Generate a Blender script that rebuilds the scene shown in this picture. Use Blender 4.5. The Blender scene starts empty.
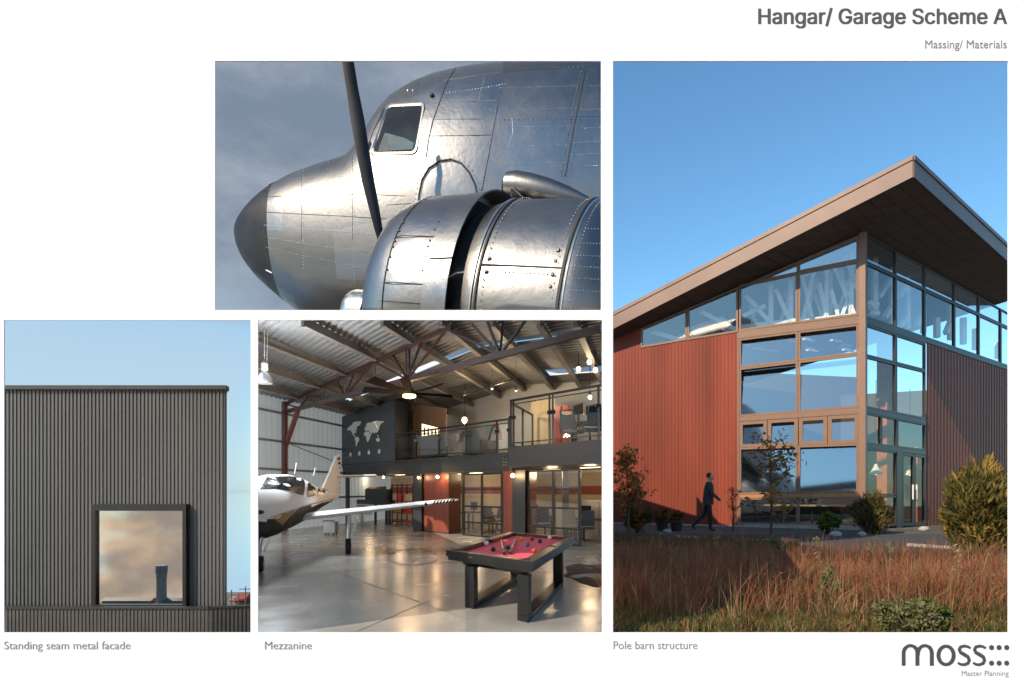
import bpy, bmesh, math, random
import numpy as np
from mathutils import Vector, Matrix, noise as mnoise
R = math.radians
scene = bpy.context.scene
COL = scene.collection
F, CX, HY, EYE = 640.0, 512.0, 490.0, 1.7       # focal length in pixels, horizon row, eye height

def ray(px, py): return Vector(((px-CX)/F, 1.0, (HY-py)/F))
EYEP = Vector((0, 0, EYE))
def P(px, py, Y): return EYEP + ray(px, py)*Y
def hit(pt, n, px, py):
    d = ray(px, py); n = Vector(n)
    return EYEP + d*((Vector(pt)-EYEP).dot(n)/d.dot(n))
def floor_at(px, py, z=0.0): return EYEP + ray(px, py)*((EYE-z)*F/(py-HY))

# ---------------------------------------------------------------- mesh helper
def origin_of(o):
    v = Vector((0, 0, 0))
    while o is not None:
        v += o.location; o = o.parent
    return v

class MB:
    def __init__(s): s.v, s.f, s.m = [], [], []
    def add(s, vs, fs, mat=0):
        b = len(s.v); s.v += [Vector(p) for p in vs]
        for f in fs: s.f.append([b+i for i in f]); s.m.append(mat)
        return s
    def box(s, c, sx, sy, sz, rz=0.0, mat=0, axes=None):
        c = Vector(c)
        if axes is None:
            axes = (Vector((math.cos(rz), math.sin(rz), 0)), Vector((-math.sin(rz), math.cos(rz), 0)), Vector((0, 0, 1)))
        a, b, d = [Vector(x) for x in axes]; a = a*sx/2; b = b*sy/2; d = d*sz/2
        vs = [c+a*i+b*j+d*k for k in (-1, 1) for j in (-1, 1) for i in (-1, 1)]
        return s.add(vs, [(0, 1, 3, 2), (4, 6, 7, 5), (0, 4, 5, 1), (2, 3, 7, 6), (0, 2, 6, 4), (1, 5, 7, 3)], mat)
    def bar(s, p, q, w, h, mat=0, up=(0, 0, 1)):
        p, q = Vector(p), Vector(q); d = q-p; L = d.length
        if L < 1e-6: return s
        d.normalize(); up = Vector(up)
        if abs(d.dot(up)) > .98: up = Vector((0, 1, 0))
        x = d.cross(up).normalized(); z = x.cross(d).normalized()
        return s.box((p+q)/2, w, L, h, mat=mat, axes=(x, d, z))
    def prism(s, poly, d, mat=0):
        poly = [Vector(p) for p in poly]; d = Vector(d); n = len(poly)
        vs = poly+[p+d for p in poly]
        fs = [list(range(n))[::-1], list(range(n, 2*n))]+[(i, (i+1) % n, n+(i+1) % n, n+i) for i in range(n)]
        return s.add(vs, fs, mat)
    def frame(s, outer, inner, d, mat=0):
        n = len(outer); d = Vector(d)
        vs = [Vector(p) for p in outer]+[Vector(p) for p in inner]
        vs += [p+d for p in vs]
        fs = []
        for i in range(n):
            j = (i+1) % n
            fs += [(i, j, n+j, n+i), (2*n+i, 3*n+i, 3*n+j, 2*n+j), (i, 2*n+i, 2*n+j, j), (n+i, n+j, 3*n+j, 3*n+i)]
        return s.add(vs, fs, mat)
    def loft(s, rings, closed=True, caps=True, mat=0):
        n = len(rings[0]); vs = [p for r in rings for p in r]; fs = []
        for a in range(len(rings)-1):
            for i in range(n if closed else n-1):
                j = (i+1) % n
                fs.append((a*n+i, a*n+j, (a+1)*n+j, (a+1)*n+i))
        if caps and closed:
            fs.append(list(range(n))[::-1]); fs.append([(len(rings)-1)*n+i for i in range(n)])
        return s.add(vs, fs, mat)
    def tube(s, pts, r, n=8, mat=0, caps=True):
        pts = [Vector(p) for p in pts]; rs = r if isinstance(r, (list, tuple)) else [r]*len(pts)
        rings = []; prev = None
        for i, p in enumerate(pts):
            d = (pts[min(i+1, len(pts)-1)]-pts[max(i-1, 0)])
            d = d.normalized() if d.length > 1e-9 else Vector((0, 0, 1))
            if prev is None:
                u = d.orthogonal().normalized()
            else:
                u = prev-d*prev.dot(d)
                u = u.normalized() if u.length > 1e-6 else d.orthogonal().normalized()
            prev = u; w = d.cross(u)
            rings.append([p+(u*math.cos(2*math.pi*k/n)+w*math.sin(2*math.pi*k/n))*rs[i] for k in range(n)])
        return s.loft(rings, True, caps, mat)
    def lathe(s, c, prof, n=16, mat=0, axis=(0, 0, 1), caps=True):
        c = Vector(c); ax = Vector(axis).normalized(); u = ax.orthogonal().normalized(); w = ax.cross(u)
        rings = [[c+ax*h+(u*math.cos(2*math.pi*k/n)+w*math.sin(2*math.pi*k/n))*max(r, 1e-4) for k in range(n)] for r, h in prof]
        return s.loft(rings, True, caps, mat)
    def ball(s, c, r, nu=12, nv=8, mat=0):
        rr = (r, r, r) if not isinstance(r, (tuple, list)) else r
        c = Vector(c); rings = []
        for j in range(nv+1):
            t = math.pi*(0.02+0.96*j/nv)
            rings.append([c+Vector((rr[0]*math.sin(t)*math.cos(2*math.pi*k/nu), rr[1]*math.sin(t)*math.sin(2*math.pi*k/nu), -rr[2]*math.cos(t))) for k in range(nu)])
        return s.loft(rings, True, True, mat)
    def build(s, name, mats, parent=None, smooth=None, recalc=True, loc=None, weld=False):
        me = bpy.data.meshes.new(name)
        mats = mats if isinstance(mats, (list, tuple)) else [mats]
        A = np.array([tuple(p) for p in s.v], dtype=float)
        if parent is not None: off = origin_of(parent)
        elif loc is not None: off = Vector(loc)
        else:
            lo, hi = A.min(0), A.max(0); off = Vector(((lo[0]+hi[0])/2, (lo[1]+hi[1])/2, lo[2]))
        A = A-np.array(tuple(off))
        me.from_pydata([tuple(p) for p in A], [], s.f)
        for m in mats: me.materials.append(m)
        me.polygons.foreach_set('material_index', s.m)
        if recalc or weld:
            bm = bmesh.new(); bm.from_mesh(me)
            if weld: bmesh.ops.remove_doubles(bm, verts=bm.verts, dist=1e-4)
            if recalc: bmesh.ops.recalc_face_normals(bm, faces=bm.faces)
            bm.to_mesh(me); bm.free()
        if smooth:
            me.polygons.foreach_set('use_smooth', [True]*len(me.polygons))
            me.set_sharp_from_angle(angle=R(smooth))
        me.update()
        o = bpy.data.objects.new(name, me); COL.objects.link(o)
        if parent is not None: o.parent = parent
        else: o.location = off
        return o

def tag(o, label=None, cat=None, group=None, kind=None):
    if label: o['label'] = label
    if cat: o['category'] = cat
    if group: o['group'] = group
    if kind: o['kind'] = kind
    return o
def thing(name, loc, label, cat, group=None):
    o = bpy.data.objects.new(name, None); o.empty_display_size = .2; COL.objects.link(o); o.location = loc
    return tag(o, label, cat, group)
def dup(o, loc=None, rz=None, label=None, parent=None):
    c = o.copy(); COL.objects.link(c)
    if parent is not None: c.parent = parent
    if loc is not None: c.location = loc
    if rz is not None: c.rotation_euler = (0, 0, rz)
    if label: c['label'] = label
    for ch in [x for x in o.children]: dup(ch, parent=c)
    return c

# ---------------------------------------------------------------- materials
MATS = {}
def mk(name, col, rough=.6, metal=0., var=.12, scale=4., bump=0., bscale=25., spec=.5, stretch=None, detail=4., col2=None, rvar=0., coat=0.):
    m = bpy.data.materials.new(name); m.use_nodes = True; nt = m.node_tree; N = nt.nodes; L = nt.links
    b = N['Principled BSDF']; b.inputs['Roughness'].default_value = rough; b.inputs['Metallic'].default_value = metal
    b.inputs['Specular IOR Level'].default_value = spec; b.inputs['Coat Weight'].default_value = coat
    tc = N.new('ShaderNodeTexCoord'); mp = N.new('ShaderNodeMapping'); L.new(tc.outputs['Object'], mp.inputs[0])
    if stretch: mp.inputs['Scale'].default_value = stretch
    nz = N.new('ShaderNodeTexNoise'); nz.inputs['Scale'].default_value = scale; nz.inputs['Detail'].default_value = detail
    L.new(mp.outputs[0], nz.inputs['Vector'])
    mx = N.new('ShaderNodeMix'); mx.data_type = 'RGBA'
    c1 = tuple(max(0, c*(1-var)) for c in col[:3]); c2 = tuple(min(1, c*(1+var)) for c in (col2 or col)[:3])
    mx.inputs[6].default_value = (*c1, 1); mx.inputs[7].default_value = (*c2, 1)
    rp = N.new('ShaderNodeMapRange'); rp.inputs[1].default_value = .3; rp.inputs[2].default_value = .7
    L.new(nz.outputs[0], rp.inputs[0]); L.new(rp.outputs[0], mx.inputs[0]); L.new(mx.outputs[2], b.inputs['Base Color'])
    if rvar:
        rr = N.new('ShaderNodeMapRange'); rr.inputs[1].default_value = .3; rr.inputs[2].default_value = .7
        rr.inputs[3].default_value = max(.02, rough-rvar); rr.inputs[4].default_value = rough+rvar
        n3 = N.new('ShaderNodeTexNoise'); n3.inputs['Scale'].default_value = scale*2.3; n3.inputs['Detail'].default_value = 5
        L.new(mp.outputs[0], n3.inputs['Vector']); L.new(n3.outputs[0], rr.inputs[0]); L.new(rr.outputs[0], b.inputs['Roughness'])
    if bump:
        n2 = N.new('ShaderNodeTexNoise'); n2.inputs['Scale'].default_value = bscale; n2.inputs['Detail'].default_value = 3
        L.new(mp.outputs[0], n2.inputs['Vector'])
        bp = N.new('ShaderNodeBump'); bp.inputs['Strength'].default_value = bump; bp.inputs['Distance'].default_value = .05
        L.new(n2.outputs[0], bp.inputs['Height']); L.new(bp.outputs[0], b.inputs['Normal'])
    MATS[name] = m
    return m
def emit(name, col, strength):
    m = bpy.data.materials.new(name); m.use_nodes = True; b = m.node_tree.nodes['Principled BSDF']
    b.inputs['Base Color'].default_value = (.8, .8, .8, 1)
    b.inputs['Emission Color'].default_value = (*col, 1); b.inputs['Emission Strength'].default_value = strength
    return m
def glass(name, refl=.3,  tint=(.85, .92, .95), rough=.02, gcol=(1, 1, 1), bump=0.0, graze=.3):
    m = bpy.data.materials.new(name); m.use_nodes = True; nt = m.node_tree; N = nt.nodes; L = nt.links
    N.remove(N['Principled BSDF']); out = N['Material Output']
    t = N.new('ShaderNodeBsdfTransparent'); t.inputs[0].default_value = (*tint, 1)
    g = N.new('ShaderNodeBsdfGlossy'); g.inputs['Roughness'].default_value = rough; g.inputs[0].default_value = (*gcol, 1)
    lw = N.new('ShaderNodeLayerWeight'); lw.inputs[0].default_value = .25
    mr = N.new('ShaderNodeMapRange'); mr.inputs[3].default_value = refl; mr.inputs[4].default_value = min(1, refl+graze)
    L.new(lw.outputs['Fresnel'], mr.inputs[0])
    if bump:
        tc = N.new('ShaderNodeTexCoord'); nz = N.new('ShaderNodeTexNoise'); nz.inputs['Scale'].default_value = .9
        L.new(tc.outputs['Object'], nz.inputs['Vector'])
        bp = N.new('ShaderNodeBump'); bp.inputs['Strength'].default_value = bump; L.new(nz.outputs[0], bp.inputs['Height']); L.new(bp.outputs[0], g.inputs['Normal'])
    mx = N.new('ShaderNodeMixShader'); L.new(mr.outputs[0], mx.inputs[0]); L.new(t.outputs[0], mx.inputs[1]); L.new(g.outputs[0], mx.inputs[2])
    L.new(mx.outputs[0], out.inputs[0])
    return m
def translucent(name, col, k=.75):
    m = bpy.data.materials.new(name); m.use_nodes = True; nt = m.node_tree; N = nt.nodes; L = nt.links
    N.remove(N['Principled BSDF']); out = N['Material Output']
    t = N.new('ShaderNodeBsdfTranslucent'); t.inputs[0].default_value = (*col, 1)
    d = N.new('ShaderNodeBsdfDiffuse'); d.inputs[0].default_value = (*col, 1)
    mx = N.new('ShaderNodeMixShader'); mx.inputs[0].default_value = k
    L.new(d.outputs[0], mx.inputs[1]); L.new(t.outputs[0], mx.inputs[2]); L.new(mx.outputs[0], out.inputs[0])
    return m
def leafmat(name, col, var=.35, trans=.35):
    m = bpy.data.materials.new(name); m.use_nodes = True; nt = m.node_tree; N = nt.nodes; L = nt.links
    N.remove(N['Principled BSDF']); out = N['Material Output']
    tc = N.new('ShaderNodeTexCoord'); nz = N.new('ShaderNodeTexNoise'); nz.inputs['Scale'].default_value = 2.2; nz.inputs['Detail'].default_value = 6
    L.new(tc.outputs['Object'], nz.inputs['Vector'])
    mr = N.new('ShaderNodeMapRange'); mr.inputs[1].default_value = .3; mr.inputs[2].default_value = .7
    L.new(nz.outputs[0], mr.inputs[0])
    mx = N.new('ShaderNodeMix'); mx.data_type = 'RGBA'
    mx.inputs[6].default_value = (*[c*(1-var) for c in col], 1); mx.inputs[7].default_value = (*[min(1, c*(1+var)) for c in col], 1)
    L.new(mr.outputs[0], mx.inputs[0])
    d = N.new('ShaderNodeBsdfDiffuse'); t = N.new('ShaderNodeBsdfTranslucent')
    L.new(mx.outputs[2], d.inputs[0]); L.new(mx.outputs[2], t.inputs[0])
    ms = N.new('ShaderNodeMixShader'); ms.inputs[0].default_value = trans
    L.new(d.outputs[0], ms.inputs[1]); L.new(t.outputs[0], ms.inputs[2]); L.new(ms.outputs[0], out.inputs[0])
    return m

# ---------------------------------------------------------------- camera, sun, sky
SUN_AZ, SUN_EL = 52.0, 37.0       # degrees to the left of straight behind the camera; elevation
cam = bpy.data.cameras.new('camera'); cam_o = bpy.data.objects.new('camera', cam); COL.objects.link(cam_o)
cam_o.location = EYEP; cam_o.rotation_euler = (R(90), 0, 0)
cam.sensor_width = 36; cam.lens = 36*F/1024; cam.shift_y = (HY-341.5)/1024; cam.clip_end = 20000; cam.clip_start = .05
scene.camera = cam_o
sun_dir = Vector((-math.sin(R(SUN_AZ))*math.cos(R(SUN_EL)), -math.cos(R(SUN_AZ))*math.cos(R(SUN_EL)), math.sin(R(SUN_EL))))
sl = bpy.data.lights.new('sun', 'SUN'); sl.energy = 3.0; sl.angle = R(.5); sl.color = (1, .83, .62)
so = bpy.data.objects.new('sun', sl); COL.objects.link(so); so.rotation_euler = sun_dir.to_track_quat('Z', 'Y').to_euler(); so.location = (0, 0, 30)

w = bpy.data.worlds.new('World'); scene.world = w; w.use_nodes = True
nt = w.node_tree; N = nt.nodes; L = nt.links; N.clear()
out = N.new('ShaderNodeOutputWorld'); sky = N.new('ShaderNodeTexSky'); sky.sky_type = 'NISHITA'; sky.sun_disc = False
sky.sun_elevation = R(SUN_EL); sky.sun_rotation = math.atan2(sun_dir.x, sun_dir.y)
sky.air_density = 1.0; sky.dust_density = .35; sky.ozone_density = .9
bg = N.new('ShaderNodeBackground'); bg.inputs[1].default_value = .1; tn = N.new('ShaderNodeMix'); tn.data_type = 'RGBA'; tn.blend_type = 'MULTIPLY'; tn.inputs[0].default_value = 1; tn.inputs[7].default_value = (.60, .93, 1.04, 1)
L.new(sky.outputs[0], tn.inputs[6]); L.new(tn.outputs[2], bg.inputs[0])
tc = N.new('ShaderNodeTexCoord'); sp = N.new('ShaderNodeSeparateXYZ'); L.new(tc.outputs['Generated'], sp.inputs[0])
def mth(op, a, b=None, c=None):
    n = N.new('ShaderNodeMath'); n.operation = op
    for i, x in enumerate((a, b, c)):
        if x is None: continue
        if isinstance(x, (int, float)): n.inputs[i].default_value = x
        else: L.new(x, n.inputs[i])
    return n.outputs[0]
def sstep(x, lo, hi):
    n = N.new('ShaderNodeMapRange'); n.interpolation_type = 'SMOOTHSTEP'
    n.inputs[1].default_value = lo; n.inputs[2].default_value = hi; L.new(x, n.inputs[0]); return n.outputs[0]
X_, Y_, Z_ = sp.outputs
az = mth('ARCTAN2', X_, Y_)                       # compass bearing from the view direction
el = mth('ARCSINE', Z_)
mpn = N.new('ShaderNodeMapping'); mpn.inputs['Scale'].default_value = (1, 1, 2.2); L.new(tc.outputs['Generated'], mpn.inputs[0])
def nz(scale, detail=6, rough=.55, seed=0.):
    n = N.new('ShaderNodeTexNoise'); n.noise_dimensions = '4D'; n.inputs['W'].default_value = seed
    n.inputs['Scale'].default_value = scale; n.inputs['Detail'].default_value = detail; n.inputs['Roughness'].default_value = rough
    L.new(mpn.outputs[0], n.inputs['Vector']); return n.outputs[0]
n_bank = nz(4.5, 7, .6, 1.); n_edge = nz(3., 4, .5, 2.)
edge = mth('MULTIPLY', mth('SUBTRACT', n_edge, .5), .25)
azn = mth('ADD', az, mth('MULTIPLY', edge, .5)); eln = mth('ADD', el, mth('MULTIPLY', edge, .04))
bank = mth('MULTIPLY', mth('SUBTRACT', 1.0, sstep(azn, -.06, .12)), sstep(eln, R(12.9), R(14.4)))
bank = mth('MULTIPLY', bank, mth('SUBTRACT', 1.0, mth('MULTIPLY', sstep(az, -1.0, -.75), 0.0)))
bank = mth('MULTIPLY', bank, sstep(az, -1.25, -.8))
bcol = N.new('ShaderNodeMix'); bcol.data_type = 'RGBA'; L.new(sstep(n_bank, .42, .72), bcol.inputs[0])
BANK_LO, BANK_HI = (.105, .135, .18, 1), (.20, .225, .262, 1)
bcol.inputs[6].default_value = BANK_LO; bcol.inputs[7].default_value = BANK_HI
bgb = N.new('ShaderNodeBackground'); bgb.inputs[1].default_value = 1.0; L.new(bcol.outputs[2], bgb.inputs[0])
m1 = N.new('ShaderNodeMixShader'); L.new(bank, m1.inputs[0]); L.new(bg.outputs[0], m1.inputs[1]); L.new(bgb.outputs[0], m1.inputs[2])
# warm heaped clouds low in the sky behind the viewer (seen only as reflections), thin ones low at the left
n_c = nz(4.6, 8, .6, 5.)
back = mth('MULTIPLY', sstep(mth('MULTIPLY', Y_, -1.0), .1, .35), mth('SUBTRACT', 1.0, sstep(el, R(9), R(13))))
cmask = mth('MULTIPLY', back, sstep(n_c, .28, .50))
ccol = N.new('ShaderNodeMix'); ccol.data_type = 'RGBA'; L.new(sstep(nz(5.5, 7, .62, 9.), .38, .62), ccol.inputs[0])
ccol.inputs[6].default_value = (.30, .25, .215, 1); ccol.inputs[7].default_value = (.74, .53, .33, 1)
bgc = N.new('ShaderNodeBackground'); bgc.inputs[1].default_value = .8; L.new(ccol.outputs[2], bgc.inputs[0])
m2 = N.new('ShaderNodeMixShader'); L.new(cmask, m2.inputs[0]); L.new(m1.outputs[0], m2.inputs[1]); L.new(bgc.outputs[0], m2.inputs[2])
# pale thin veil low at the left
veil = mth('MULTIPLY', mth('SUBTRACT', 1.0, sstep(az, -.42, -.3)), mth('SUBTRACT', 1.0, sstep(el, R(10), R(20))))
veil = mth('MULTIPLY', veil, sstep(Y_, 0.0, .2))
bgv = N.new('ShaderNodeBackground'); bgv.inputs[0].default_value = (.25, .325, .385, 1); bgv.inputs[1].default_value = 1.0
m3 = N.new('ShaderNodeMixShader'); L.new(mth('MULTIPLY', veil, .8), m3.inputs[0]); L.new(m2.outputs[0], m3.inputs[1]); L.new(bgv.outputs[0], m3.inputs[2])
L.new(m3.outputs[0], out.inputs[0])

scene.view_settings.view_transform = 'Standard'; scene.view_settings.look = 'None'
scene.view_settings.gamma = 1; scene.view_settings.use_curve_mapping = False
scene.view_settings.exposure = 1.0
scene.render.engine = 'CYCLES'
scene.cycles.use_denoising = True
scene.cycles.max_bounces = 10; scene.cycles.transparent_max_bounces = 16; scene.cycles.glossy_bounces = 5; scene.cycles.diffuse_bounces = 4
scene.cycles.sample_clamp_indirect = 6
scene.cycles.caustics_reflective = False; scene.cycles.caustics_refractive = False
rng = random.Random(7)
# ================================================================ presentation board
m_board = mk('white_board', (.91, .925, .96), rough=.6, var=.01, spec=.2)
m_boardback = mk('board_back', (.15, .125, .10), rough=.7, var=.05)
m_ink = mk('dark_ink', (.085, .088, .092), rough=.6, var=.02)
m_ink2 = mk('grey_ink', (.25, .25, .255), rough=.6, var=.02)
BY = 7.4
board = thing('presentation_board', P(512, 683, BY), 'large white presentation board with four picture openings and grey lettering', 'board')
mb = MB()
OPEN = [(215, 61, 601, 310), (613, 61, 1008.5, 632.5), (4, 320, 250.5, 632.5), (258, 320, 602, 632.5)]
X0, X1, Y0, Y1 = -16, 1060, -3, 830
xs = sorted({X0, X1, 215, 601, 613, 1008.5, 4, 250.5, 258, 602}); ys = sorted({Y0, Y1, 61, 310, 320, 632.5})
def inside(cx, cy): return any(a < cx < c and b < cy < d for a, b, c, d in OPEN)
for i in range(len(xs)-1):
    for j in range(len(ys)-1):
        if inside((xs[i]+xs[i+1])/2, (ys[j]+ys[j+1])/2): continue
        q = [(xs[i], ys[j+1]), (xs[i+1], ys[j+1]), (xs[i+1], ys[j]), (xs[i], ys[j])]
        mb.add([P(x, y, BY) for x, y in q], [(0, 1, 2, 3)], 0)
        mb.add([P(x, y, BY)+Vector((0, .014, 0)) for x, y in q], [(3, 2, 1, 0)], 1)
for a, b, c, d in OPEN:         # knife-edge reveals of the openings
    q = [(a, d), (c, d), (c, b), (a, b)]
    for k in range(4):
        p0, p1 = P(*q[k], BY), P(*q[(k+1) % 4], BY)
        mb.add([p0, p1, p1+Vector((0, .014, 0)), p0+Vector((0, .014, 0))], [(0, 1, 2, 3)], 0)
q = [(X0, Y1), (X1, Y1), (X1, Y0), (X0, Y0)]
for k in range(4):
    p0, p1 = P(*q[k], BY), P(*q[(k+1) % 4], BY)
    mb.add([p0, p1, p1+Vector((0, .014, 0)), p0+Vector((0, .014, 0))], [(0, 1, 2, 3)], 0)
mb.build('panel', [m_board, m_boardback], board, recalc=False)

FONT = None
try:
    FONT = bpy.data.fonts.load(bpy.utils.system_resource('DATAFILES', path='fonts')+'/Inter.woff2')
except Exception:
    FONT = None
def lettering(name, text, x0, x1, base, cap, mat, weight=0.0, space=1.0, bold=0.0):
    cu = bpy.data.curves.new(name, 'FONT'); cu.body = text; cu.size = 1.0; cu.offset = weight; cu.resolution_u = 4; cu.extrude = 0; cu.fill_mode = 'FRONT'
    cu.space_character = space
    if FONT and bold: cu.font = FONT
    ob = bpy.data.objects.new('tmp', cu); COL.objects.link(ob)
    dg = bpy.context.evaluated_depsgraph_get(); dg.update()
    me = bpy.data.meshes.new_from_object(ob.evaluated_get(dg))
    bpy.data.objects.remove(ob)
    cu2 = bpy.data.curves.new('h', 'FONT'); cu2.body = 'H'; cu2.size = 1.0
    if FONT and bold: cu2.font = FONT
    ob2 = bpy.data.objects.new('h', cu2); COL.objects.link(ob2); dg = bpy.context.evaluated_depsgraph_get(); dg.update()
    mh = bpy.data.meshes.new_from_object(ob2.evaluated_get(dg)); bpy.data.objects.remove(ob2); H = max(v.co.y for v in mh.vertices)
    n = len(me.vertices); co = np.empty(n*3); me.vertices.foreach_get('co', co); co = co.reshape(-1, 3)
    lo, hi = co[:, 0].min(), co[:, 0].max()
    sx = (x1-x0-bold)/(hi-lo)
    nb = origin_of(board)
    pts = []
    for x, y, z in co:
        p = P(x0+(x-lo)*sx, base-y/H*cap, BY); p.y = BY-.003-z*.2
        pts.append(tuple(p-nb))
    me.vertices.foreach_set('co', np.array(pts).ravel()); me.materials.clear(); me.materials.append(mat); me.update()
    bm = bmesh.new(); bm.from_mesh(me); bm.verts.ensure_lookup_table(); seen = set(); isl = 0
    for v0 in bm.verts:
        if v0.index in seen: continue
        st = [v0]; seen.add(v0.index); comp = []
        while st:
            v = st.pop(); comp.append(v)
            for e in v.link_edges:
                u = e.other_vert(v)
                if u.index not in seen: seen.add(u.index); st.append(u)
        for v in comp: v.co.y -= .00025*(isl % 5)
        isl += 1
    bm.to_mesh(me); bm.free()
    me.name = name
    if bold:
        bm = bmesh.new(); N3 = 4
        for q in range(N3):
            m3 = me.copy(); d = Vector((bold*q/(N3-1)/F*BY, -.0002*q, 0)); m3.transform(Matrix.Translation(d)); bm.from_mesh(m3)
        bm.to_mesh(me); bm.free()
    o = bpy.data.objects.new(name, me); COL.objects.link(o); o.parent = board
    return o
lettering('title_lettering', 'Hangar/ Garage Scheme A', 758, 1007, 23.8, 15, m_ink, 0, 1.0, 1.15)
lettering('subtitle_lettering', 'Massing/ Materials', 925, 1006.5, 48.2, 7.8, m_ink2)
lettering('caption_lettering', 'Standing seam metal facade', 4.5, 130.5, 649.2, 7.8, m_ink2)
lettering('caption_lettering', 'Mezzanine', 265, 312, 649.2, 7.8, m_ink2)
lettering('caption_lettering', 'Pole barn structure', 613.5, 697.3, 649, 7.8, m_ink2)
lettering('byline_lettering', 'Master Planning', 961.5, 1008.5, 675.8, 5.2, m_ink2)
# logo in stroked shapes
lg = MB()
SK = [0]
def stroke(pts, ws):
    SK[0] += 1
    ws = ws if isinstance(ws, list) else [ws]*len(pts)
    Ls, Rs = [], []
    for i, (x, y) in enumerate(pts):
        a = pts[max(i-1, 0)]; b = pts[min(i+1, len(pts)-1)]
        dx, dy = b[0]-a[0], b[1]-a[1]; l = math.hypot(dx, dy) or 1
        nx, ny = -dy/l*ws[i]/2, dx/l*ws[i]/2
        Ls.append((x+nx, y+ny)); Rs.append((x-nx, y-ny))
    rings = []
    for (a, b) in zip(Ls, Rs):
        p, q_ = P(*a, BY), P(*b, BY); p.y = q_.y = BY-.003-.0004*(SK[0] % 3)
        rings.append([p, q_, q_+Vector((0, -.002, 0)), p+Vector((0, -.002, 0))])
    lg.loft(rings, True, True)
def arc(cx, cy, rx, ry, a0, a1, n=14): return [(cx+rx*math.cos(R(a0+(a1-a0)*i/n)), cy-ry*math.sin(R(a0+(a1-a0)*i/n))) for i in range(n+1)]
for cx in (910.2, 924.6):
    pts = ([(903.4, 665.4)] if cx < 915 else [(917.4, 655)])+arc(cx, 653, 6.9, 7.6, 180, 0)+[(cx+6.9, 665.4)]
    stroke(pts, [3.6]*(len(pts)-12)+[3.0]*6+[3.8]*6)
stroke(arc(945.8, 655.2, 7.6, 9.2, 90, 450, 28), [3.0+.9*abs(math.sin(R(360*i/28)/1)) for i in range(29)])
for cx in (964, 979.2):
    pts = [(cx+6.2, 648), (cx+3.4, 646.4), (cx, 645.8), (cx-3.8, 646.8), (cx-5, 649.5), (cx-3.6, 652.4), (cx, 654.4), (cx+3.8, 656.8), (cx+5, 660.2), (cx+3.6, 663.2), (cx, 664.5), (cx-3.6, 664.2), (cx-6.4, 662.6)]
    stroke(pts, [2.2, 2.5, 2.8, 3.0, 3.3, 3.5, 3.7, 3.5, 3.3, 3.0, 2.8, 2.5, 2.2])
for x in (991.3, 998.8, 1006.4):
    for y in (647.4, 663):
        pts = [P(a, b, BY) for a, b in arc(x, y, 2.5, 2.5, 0, 337, 15)]
        for p in pts: p.y = BY-.003
        lg.prism(pts, (0, -.002, 0))
lg.build('logo_lettering', mk('logo_ink', (.065, .066, .067), rough=.6, var=.02), board)
# ================================================================ ground, added mirror water, far shore
def corr_wall(mb, o, a, n, s0, s1, pitch, depth, zb, zt, mat=0, duty=.56, up=Vector((0, 0, 1))):
    """ribbed sheet: o origin, a direction along, n outward normal; zb/zt bottom and top as functions of s"""
    prof = []
    k0 = math.floor(s0/pitch); s = k0*pitch
    while s < s1+pitch:
        e = pitch*.1
        prof += [(s, 0), (s+pitch*(1-duty)-e, 0), (s+pitch*(1-duty), depth), (s+pitch-e, depth)]
        s += pitch
    pr = [(s0, 0)]+[(x, d) for x, d in prof if s0 < x < s1]+[(s1, 0)]
    base = len(mb.v); vs = []
    for x, d in pr:
        p = Vector(o)+Vector(a)*x+Vector(n)*d
        vs += [p+up*zb(x), p+up*zt(x)]
    fs = [(2*i, 2*i+2, 2*i+3, 2*i+1) for i in range(len(pr)-1)]
    mb.add(vs, fs, mat)
    return mb

m_ground = mk('site_ground', (.07, .058, .043), rough=.95, var=.3, scale=1.2, bump=.5, bscale=14, col2=(.095, .08, .06))
m_yard = mk('lower_ground', (.10, .095, .08), rough=.95, var=.2, scale=.3)
m_hill = mk('hill_ground', (.08, .07, .045), rough=1, var=.3, scale=.02)
m_water = mk('sky_mirror_water', (.90, .92, .93), rough=.035, metal=1., var=.02, scale=.02, bump=.015, bscale=.6)  # added mirror-like lake, shows sky brightness below the horizon
GZ = -.05
mb = MB()
poly = [(-.4035*7.43, 7.43), (60, 7.43), (70, 95), (-.4035*52, 52)]
low_poly = [(-14, 7.43), (-.404*7.43, 7.43), (-.404*10.2, 10.2), (-.43*10.9, 10.9), (-14, 12.0)]
mb.prism([(x, y, GZ) for x, y in poly][::-1], (0, 0, -13))
tag(mb.build('ground', m_ground, loc=(0, 8, GZ)), kind='structure')
mb = MB(); mb.prism([(x, y, -.6) for x, y in low_poly][::-1], (0, 0, -13)); tag(mb.build('terrace', m_ground, loc=(-9, 8, -.6)), kind='structure')
mb = MB(); mb.add([(-500, -.6, -2.3), (500, -.6, -2.3), (500, 7.41, -2.3), (-500, 7.41, -2.3)], [(0, 1, 2, 3)])
tag(mb.build('lower_ground', m_yard, loc=(0, 0, -2.3), recalc=False), kind='structure')
mb = MB(); n = 48
mb.add([(0, 3000, -9.4)]+[(9000*math.cos(2*math.pi*i/n), 3000+9000*math.sin(2*math.pi*i/n), -9.4) for i in range(n)], [(0, i+1, (i+1) % n+1) for i in range(n)])
tag(mb.build('water', m_water, loc=(0, 0, -9.4), recalc=False), kind='structure')
mb = MB(); N_ = 60
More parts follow.
